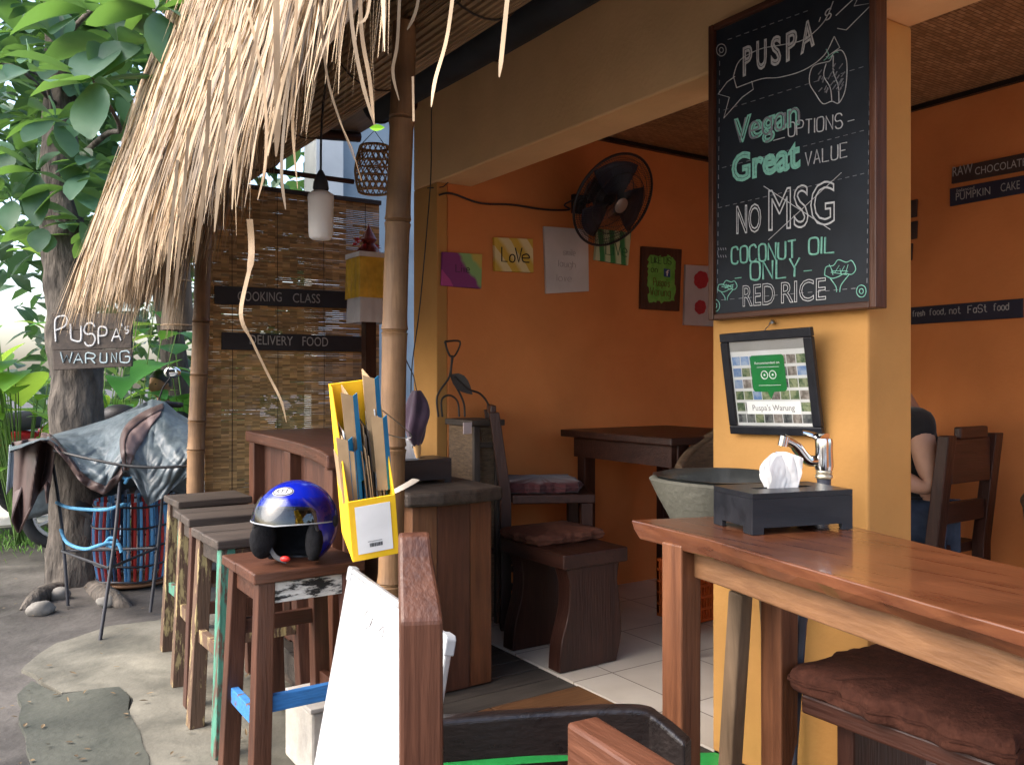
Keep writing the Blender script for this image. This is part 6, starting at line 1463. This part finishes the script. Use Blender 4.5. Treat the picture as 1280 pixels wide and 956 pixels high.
# blue rope knotted on the stand
rope = M('blue_rope', (.05, .20, .36), (.10, .30, .48), sc=(1, 1, 1), ns=60, rough=.8, bump=.6, bs=120)
b = MB(); a = lambda x, y, t=4.62: at(x, y, t)
b.tube(spline([a(71, 628, 5.06), a(82, 633, 4.85), a(100, 636, 4.7), a(130, 637, 4.6), a(147, 633, 4.6), a(155, 630)], 6), .010, 8)
b.tube(spline([a(76, 662, 5.05), a(84, 678, 4.85), a(105, 686, 4.68), a(122, 682, 4.6), a(138, 678), a(148, 680), a(152, 690)], 6), .010, 8)
b.tube(spline([a(132, 678), a(138, 672), a(146, 676), a(142, 684), a(135, 681)], 5), .009, 8)
tag(build(b, 'rope', rope, smooth=True), 'blue rope looped round the legs of the iron stand', 'rope')
b = MB(); b.tube(spline([a(156, 598), a(180, 595, 4.7), a(210, 598, 4.75), a(225, 600, 4.8), a(234, 585, 4.9)], 6), .005, 6); b.tube(spline([a(153, 596), a(158, 600), a(156, 604), a(160, 597)], 5), .009, 8)
tag(build(b, 'rope', rope, smooth=True), 'thin blue cord tied across the right half of the tarpaulin', 'rope')
# woven basket of red and blue strips
bq = onZ(168, 728, 0); bsk = thing('bamboo_basket', 'large openwork basket of red and blue strips with black hoops under the tarpaulin', 'basket', (bq.x, bq.y, 0))
br2 = lambda z: .205 + .035 * math.sin(min(1, z / .5) * 2.4)
redp = painted('red_strip', (.45, .03, .022), (.14, .05, .04), 'Z', .66); blup = painted('blue_strip', (.12, .34, .58), (.3, .3, .3), 'Z', .62); navy = M('navy_strip', (.015, .05, .12), (.03, .09, .18), rough=.7)
for i in range(44):
    aa = 2 * math.pi * i / 44 + U(-.03, .03); m = (redp, blup, redp, blup, navy, redp, blup, blup)[i % 8]; b = MB()
    b.tube([V((bq.x + math.cos(aa) * br2(z / 20), bq.y + math.sin(aa) * br2(z / 20), z / 20)) for z in range(1, 12)], .0145, 6, flat=.5); build(b, 'strip', m, bsk, smooth=True)
for z in (.05, .15, .27, .39, .52):
    b = MB(); b.tube([V((bq.x + math.cos(k_ * .2) * (br2(z) + .012), bq.y + math.sin(k_ * .2) * (br2(z) + .012), z + .004 * math.sin(k_))) for k_ in range(31)], .007, 6); build(b, 'hoop', iron, bsk, smooth=True)
b = MB(); b.tube([V((bq.x + math.cos(k_ * .2) * .215, bq.y + math.sin(k_ * .2) * .215, .022)) for k_ in range(32)], .012, 8); b.lathe([(0, .008), (.20, .008), (.20, .016), (0, .016)], (bq.x, bq.y, 0), 24); build(b, 'base', wood('tan', 'X'), bsk, smooth=True)
# stones
sm_ = M('pale_stone', (.13, .12, .105), (.26, .245, .22), ns=9, rough=.9, bump=.4, bs=40)
for x, y, r, lab in ((52, 766, .055, 'rounded pale stone at the foot of the tree root'), (74, 747, .05, 'chipped pale stone against the tree base'), (133, 756, .045, 'half buried grey stone behind the iron stand leg'), ):
    b = MB(); p0 = onZ(x, y, 0); b.ell((0, 0, 0), (r * 1.25, r, r * .8), 18, 12); b.xf(lambda p: p0 + V((0, 0, r * .45)) + p * (1 + .3 * noise.noise(p * 22 + V((x, 0, 0)))))
    tag(build(b, 'stone', sm_, smooth=True), lab, 'stone')
# litter of dead leaves and twigs
b = MB(); rnd = random.Random(8)
for i in range(75):
    p = onZ(rnd.uniform(-40, 330), rnd.uniform(690, 960), .022); 
    if p.x > 1.15: continue
    leaf(b, p, V((rnd.uniform(-1, 1), rnd.uniform(-1, 1), rnd.uniform(-.05, .15))), UP, rnd.uniform(.012, .04), rnd.uniform(.006, .018), fold=.3, droop=-.1, n=3)
tag(build(b, 'leaf_litter', M('dead_leaf', (.05, .03, .016), (.20, .145, .08), ns=20, rough=.9, island=.5), recalc=False), 'scattered dead leaf bits and chips on the muddy ground', 'litter', kind='stuff')
# grass tuft strip at the road edge
b = MB()
for i in range(1500):
    x, y = rnd.uniform(-1.2, 1.0), rnd.gauss(8.0, .3); p = V((x, y, 0)); leaf(b, p, V((rnd.uniform(-.5, .5), rnd.uniform(-.5, .5), 1)), rdir(), rnd.uniform(.05, .14), .012, droop=.5, n=3)
tag(build(b, 'grass', M('grass', (.07, .16, .03), (.16, .30, .06), island=.3, rough=.7, trans=.3), recalc=False), None, None, kind='stuff')

# ================================================================== MOTORBIKES
rub = M('tyre_rubber', (.010, .010, .011), (.022, .022, .024), ns=20, rough=.8, bump=.3, bs=80)
def motorcycle(loc, rz, paint, label, s=1.0):
    t = thing('motorcycle', label, 'motorcycle', loc, rz); k = dict(parent=t, world=False)
    S = lambda b: b.xf(lambda p: p * s)
    for y in (.62, -.62):
        w_ = MB(); w_.tube([(0, y + .255 * math.cos(i * .1745), .30 + .255 * math.sin(i * .1745)) for i in range(36)], .047, 10, closed=True); tyre = build(S(w_), 'tyre', rub, smooth=True, **k); tyre.name = 'wheel'
        w_ = MB(); w_.tube([(0, y + .20 * math.cos(i * .1745), .30 + .20 * math.sin(i * .1745)) for i in range(36)], .018, 8, closed=True); w_.tube([(-.06, y, .30), (.06, y, .30)], .04, 12)
        for i in range(9):
            a = i * .698; w_.bar((0, y + .03 * math.cos(a), .30 + .03 * math.sin(a)), (0, y + .20 * math.cos(a + .2), .30 + .20 * math.sin(a + .2)), .02, .014, up=(1, 0, 0))
        build(S(w_), 'rim', alum, tyre, smooth=True, world=False)
    b = MB()
    for x in (-.075, .075): b.tube([(x, .62, .30), (x, .50, .62), (x * .8, .42, .92)], .022, 8)
    build(S(b), 'fork', iron, smooth=True, **k)
    b = MB(); b.tube(spline([(0, .62 + .33 * math.cos(R(20)), .30 + .33 * math.sin(R(20))), (0, .62, .635), (0, .62 + .33 * math.cos(R(140)), .30 + .33 * math.sin(R(140)))], 6), .075, 10, flat=.25); build(S(b), 'fender', paint, smooth=True, **k)
    b = MB()
    def body(u, v):
        y = .42 - 1.1 * u; hw_ = interp([(0, .05), (.12, .17), (.25, .13), (.45, .12), (.75, .15), (1, .05)], u); zt_ = interp([(0, .95), (.15, .92), (.3, .58), (.5, .62), (.8, .76), (1, .72)], u); zb_ = interp([(0, .62), (.15, .40), (.3, .30), (.5, .34), (.8, .50), (1, .64)], u)
        a = v * 2 * math.pi; return V((math.cos(a) * hw_, y, (zt_ + zb_) / 2 + math.sin(a) * (zt_ - zb_) / 2))
    b.grid(lambda u, v: body(v, u), 24, 26, cu=True); n = len(b.v); b.f += [list(range(23, -1, -1)), list(range(n - 24, n))]; build(S(b), 'fairing', paint, smooth=True, **k)
    b = MB(); b.tube(spline([(0, -.02, .70), (0, -.15, .745), (0, -.45, .80), (0, -.68, .83)], 5), [.05] + [.10] * 14 + [.06], 14, flat=.42); build(S(b), 'seat', M('black_vinyl', (.012, .012, .013), (.02, .02, .022), rough=.45), smooth=True, **k)
    b = MB(); b.tube(spline([(-.36, .30, 1.03), (-.22, .36, 1.04), (0, .42, .96), (.22, .36, 1.04), (.36, .30, 1.03)], 5), .014, 8); b.ell((0, .42, .97), (.12, .09, .07), 14, 10); build(S(b), 'handlebar', iron, smooth=True, **k)
    for x in (-1, 1):
        b = MB(); b.tube([(x * .30, .31, 1.03), (x * .25, .28, 1.04), ], .02, 8); b.tube([(x * .35, .305, 1.03), (x * .20, .345, 1.04)], .019, 8); build(S(b), 'grip', rub, smooth=True, **k)
        b = MB(); b.tube([(x * .22, .36, 1.05), (x * .26, .38, 1.15), (x * .30, .36, 1.21)], .006, 6); m_ = build(S(b), 'mirror', iron, smooth=True, **k)
        b = MB(); b.ell((x * .31, .355, 1.245), (.055, .014, .04), 14, 10); b2_ = build(S(b), 'mirror_glass', M('mirror_glass', (.8, .8, .8), (.85, .85, .85), metal=1, rough=.04, bump=0), m_, smooth=True, world=False)
    b = MB(); b.ell((0, .50, .84), (.09, .05, .07), 16, 10); build(S(b), 'headlight', M('headlamp', (.6, .6, .6), (.7, .7, .7), rough=.1, coat=.8), smooth=True, **k)
    b = MB(); b.ell((0, -.70, .72), (.08, .04, .05), 14, 8); build(S(b), 'tail_light', M('red_lens', (.4, .01, .01), (.5, .02, .02), rough=.2), smooth=True, **k)
    b = MB(); b.tube([(.12, .05, .24), (.15, -.3, .26), (.16, -.75, .36)], [.02, .035, .05], 10); b.ell((0, .02, .34), (.11, .16, .13), 14, 10); build(S(b), 'engine', alum, smooth=True, **k)
    return t
motorcycle((1.34, 7.5, 0), R(90), M('black_paint', (.012, .012, .014), (.02, .02, .023), rough=.2, coat=.6), 'black motorbike under the tarpaulin with its front wheel showing left of the tree', .93)
motorcycle((1.27, 6.98, 0), R(150), M('dark_grey_paint', (.03, .032, .036), (.05, .052, .056), rough=.25, coat=.6), 'dark motorbike with a round mirror in front of the man behind the tarpaulin', 1.10)
motorcycle((.02, 9.1, .02), R(100), M('red_paint', (.32, .012, .012), (.42, .02, .02), rough=.2, coat=.7), 'bright red motorbike parked by the road at the far left', 1.12)
seated('man with short dark hair in a dark jacket seated on the motorbike behind the tarpaulin', (1.45, 7.02, 0), (-.8, -.6, 0), .56, skinm, M('dark_jacket', (.012, .014, .018), (.025, .028, .035), rough=.8), denim,
       [((.10, .10, -.27), (.22, -.02, .03)), ((.10, .10, -.27), (.22, -.02, .03))], s=.92, face=(-.85, -.52, -.05), hair_low=-.12)

# ================================================================== PLANTS AND FAR BACKGROUND
def plant(name, base, n, L, wk, hgt, label, m, cat='plant', aim=None, shape=.95, stems=True, drp=(.3, 1.0), grp=None):
    t = thing(name, label, cat, base, group=grp); b = MB(); s_ = MB(); base = V(base)
    for i in range(n):
        d = rdir(-.1); d.z = abs(d.z) * .45
        if aim is not None: d = (d + V(aim) * .8).normalized()
        h = hgt * U(.35, 1.0); top = base + V((d.x * .25 * h, d.y * .25 * h, h))
        s_.tube(spline([base + V((U(-.05, .05), U(-.05, .05), 0)), base.lerp(top, .6), top], 4), .0045, 5)
        l = L * U(.7, 1.2); leaf(b, top, d + UP * .05, UP, l, l * wk * U(.85, 1.15), shape=shape, fold=.2, droop=U(*drp), n=7)
    build(b, 'foliage', m, t, recalc=False, smooth=True); build(s_, 'stems', M('green_stem', (.08, .16, .03), (.15, .26, .06)), t, smooth=True); return t
brl = M('bright_leaf', (.13, .34, .05), (.26, .50, .10), ns=4, rough=.4, island=.3, trans=.45, tcol=(.40, .62, .08), orand=.1)
mdl = M('mid_leaf', (.04, .17, .04), (.09, .28, .07), ns=4, rough=.4, island=.3, trans=.35, tcol=(.2, .45, .06))
plant('broadleaf_plant', (.52, 7.9, 0), 46, .70, .42, 1.75, 'bright yellow green broad leaved plant left of the tree trunk', brl, aim=(-.5, -.4, 0))
plant('broadleaf_plant', (.12, 8.3, 0), 30, .55, .36, 1.4, 'light green leafy plant by the red motorbike at the far left', brl, aim=(-.3, -.5, 0))
plant('broadleaf_plant', (1.18, 7.3, 0), 24, .46, .55, 1.95, 'lush broad leaved plant between the tree trunk and bamboo lampshade', mdl, aim=(.1, -.6, 0), shape=.75)
plant('broadleaf_plant', (1.75, 7.25, 0), 22, .42, .75, 1.55, 'heart leaved plant behind the man on the motorbike', mdl, aim=(-.3, -.6, 0), shape=.6)
plant('broadleaf_plant', (1.02, 7.7, .2), 14, .55, .3, 2.1, 'tall pale leaved plant rising behind the painted sign', brl, aim=(.3, -.5, .2))
far = M('far_foliage', (.022, .062, .036), (.055, .12, .06), ns=3, rough=.5, island=.4, trans=.3, tcol=(.10, .22, .05), mscale=.6, mott=.4)
b = MB(); rnd = random.Random(21)
for i in range(9000):
    x, y, z = rnd.uniform(-5, 8), rnd.uniform(10.5, 15), rnd.uniform(0, 8)
    if z > 1.6 + 6.5 * (.5 + .5 * noise.noise(V((x * .5, y * .3, 0)))) : continue
    if x < .9 and 1.2 < z < 2.9 and rnd.random() < .93: continue
    l = rnd.uniform(.22, .48); leaf(b, (x, y, z), rdir(-.6), UP + rdir() * .6, l, l * .5, droop=.5, n=3)
tag(build(b, 'far_foliage', far, recalc=False), 'dense dark green trees far behind the road', 'trees', kind='stuff')
b = MB()
for i in range(3000):
    x, y, z = rnd.uniform(-.6, 2.6), rnd.uniform(7.6, 9.6), rnd.uniform(2.3, 6.2); l = rnd.uniform(.18, .34)
    if noise.noise(V((x * 1.6, y * 1.6, z * 1.6))) < -.05: continue
    leaf(b, (x, y, z), rdir(-.6), UP + rdir() * .6, l, l * .52, shape=1.3, droop=.5, n=3)
ft = thing('shade_tree', 'darker leafy tree standing behind the street tree', 'tree', (1.9, 8.6, 0)); build(b, 'crown', far, ft, recalc=False)
b = MB(); b.tube(spline([(1.9, 8.6, -.03), (1.85, 8.6, 1.4), (1.6, 8.5, 2.8), (1.2, 8.4, 4.5)], 6), [.16 - .006 * i for i in range(19)], 14); build(b, 'trunk', bark, ft, smooth=True)
nb = thing('neighbour_house', 'blue grey house wall with white corner pillar seen behind the hanging basket', 'building', (5, 7.6, 0))
b = MB(); b.box((2.72, 7.2, 0), (2.98, 7.5, 4.4)); build(b, 'corner_pillar', M('white_plaster', (.62, .62, .60), (.72, .72, .70), ns=2, rough=.85), nb, bevel=.01)
b = MB(); b.box((2.985, 7.3, 0), (8.5, 7.5, 4.4)); build(b, 'wall', M('blue_grey_plaster', (.20, .25, .29), (.28, .33, .37), ns=2, rough=.85), nb)
b = MB(); b.hexa([V((2.4, 6.9, 4.41)), V((8.8, 6.9, 4.41)), V((8.8, 9.5, 5.6)), V((2.4, 9.5, 5.6)), V((2.4, 6.9, 4.5)), V((8.8, 6.9, 4.5)), V((8.8, 9.5, 5.7)), V((2.4, 9.5, 5.7))]); build(b, 'roof', M('roof_tile', (.16, .06, .035), (.28, .11, .06), sc=(6, 1, 1), ns=8, rough=.85, bump=.5), nb)
b = MB(); b.box((4.0, 7.285, 1.0), (5.0, 7.299, 2.2)); build(b, 'window', M('window_dark', (.02, .025, .03), (.04, .045, .05), rough=.1), nb)
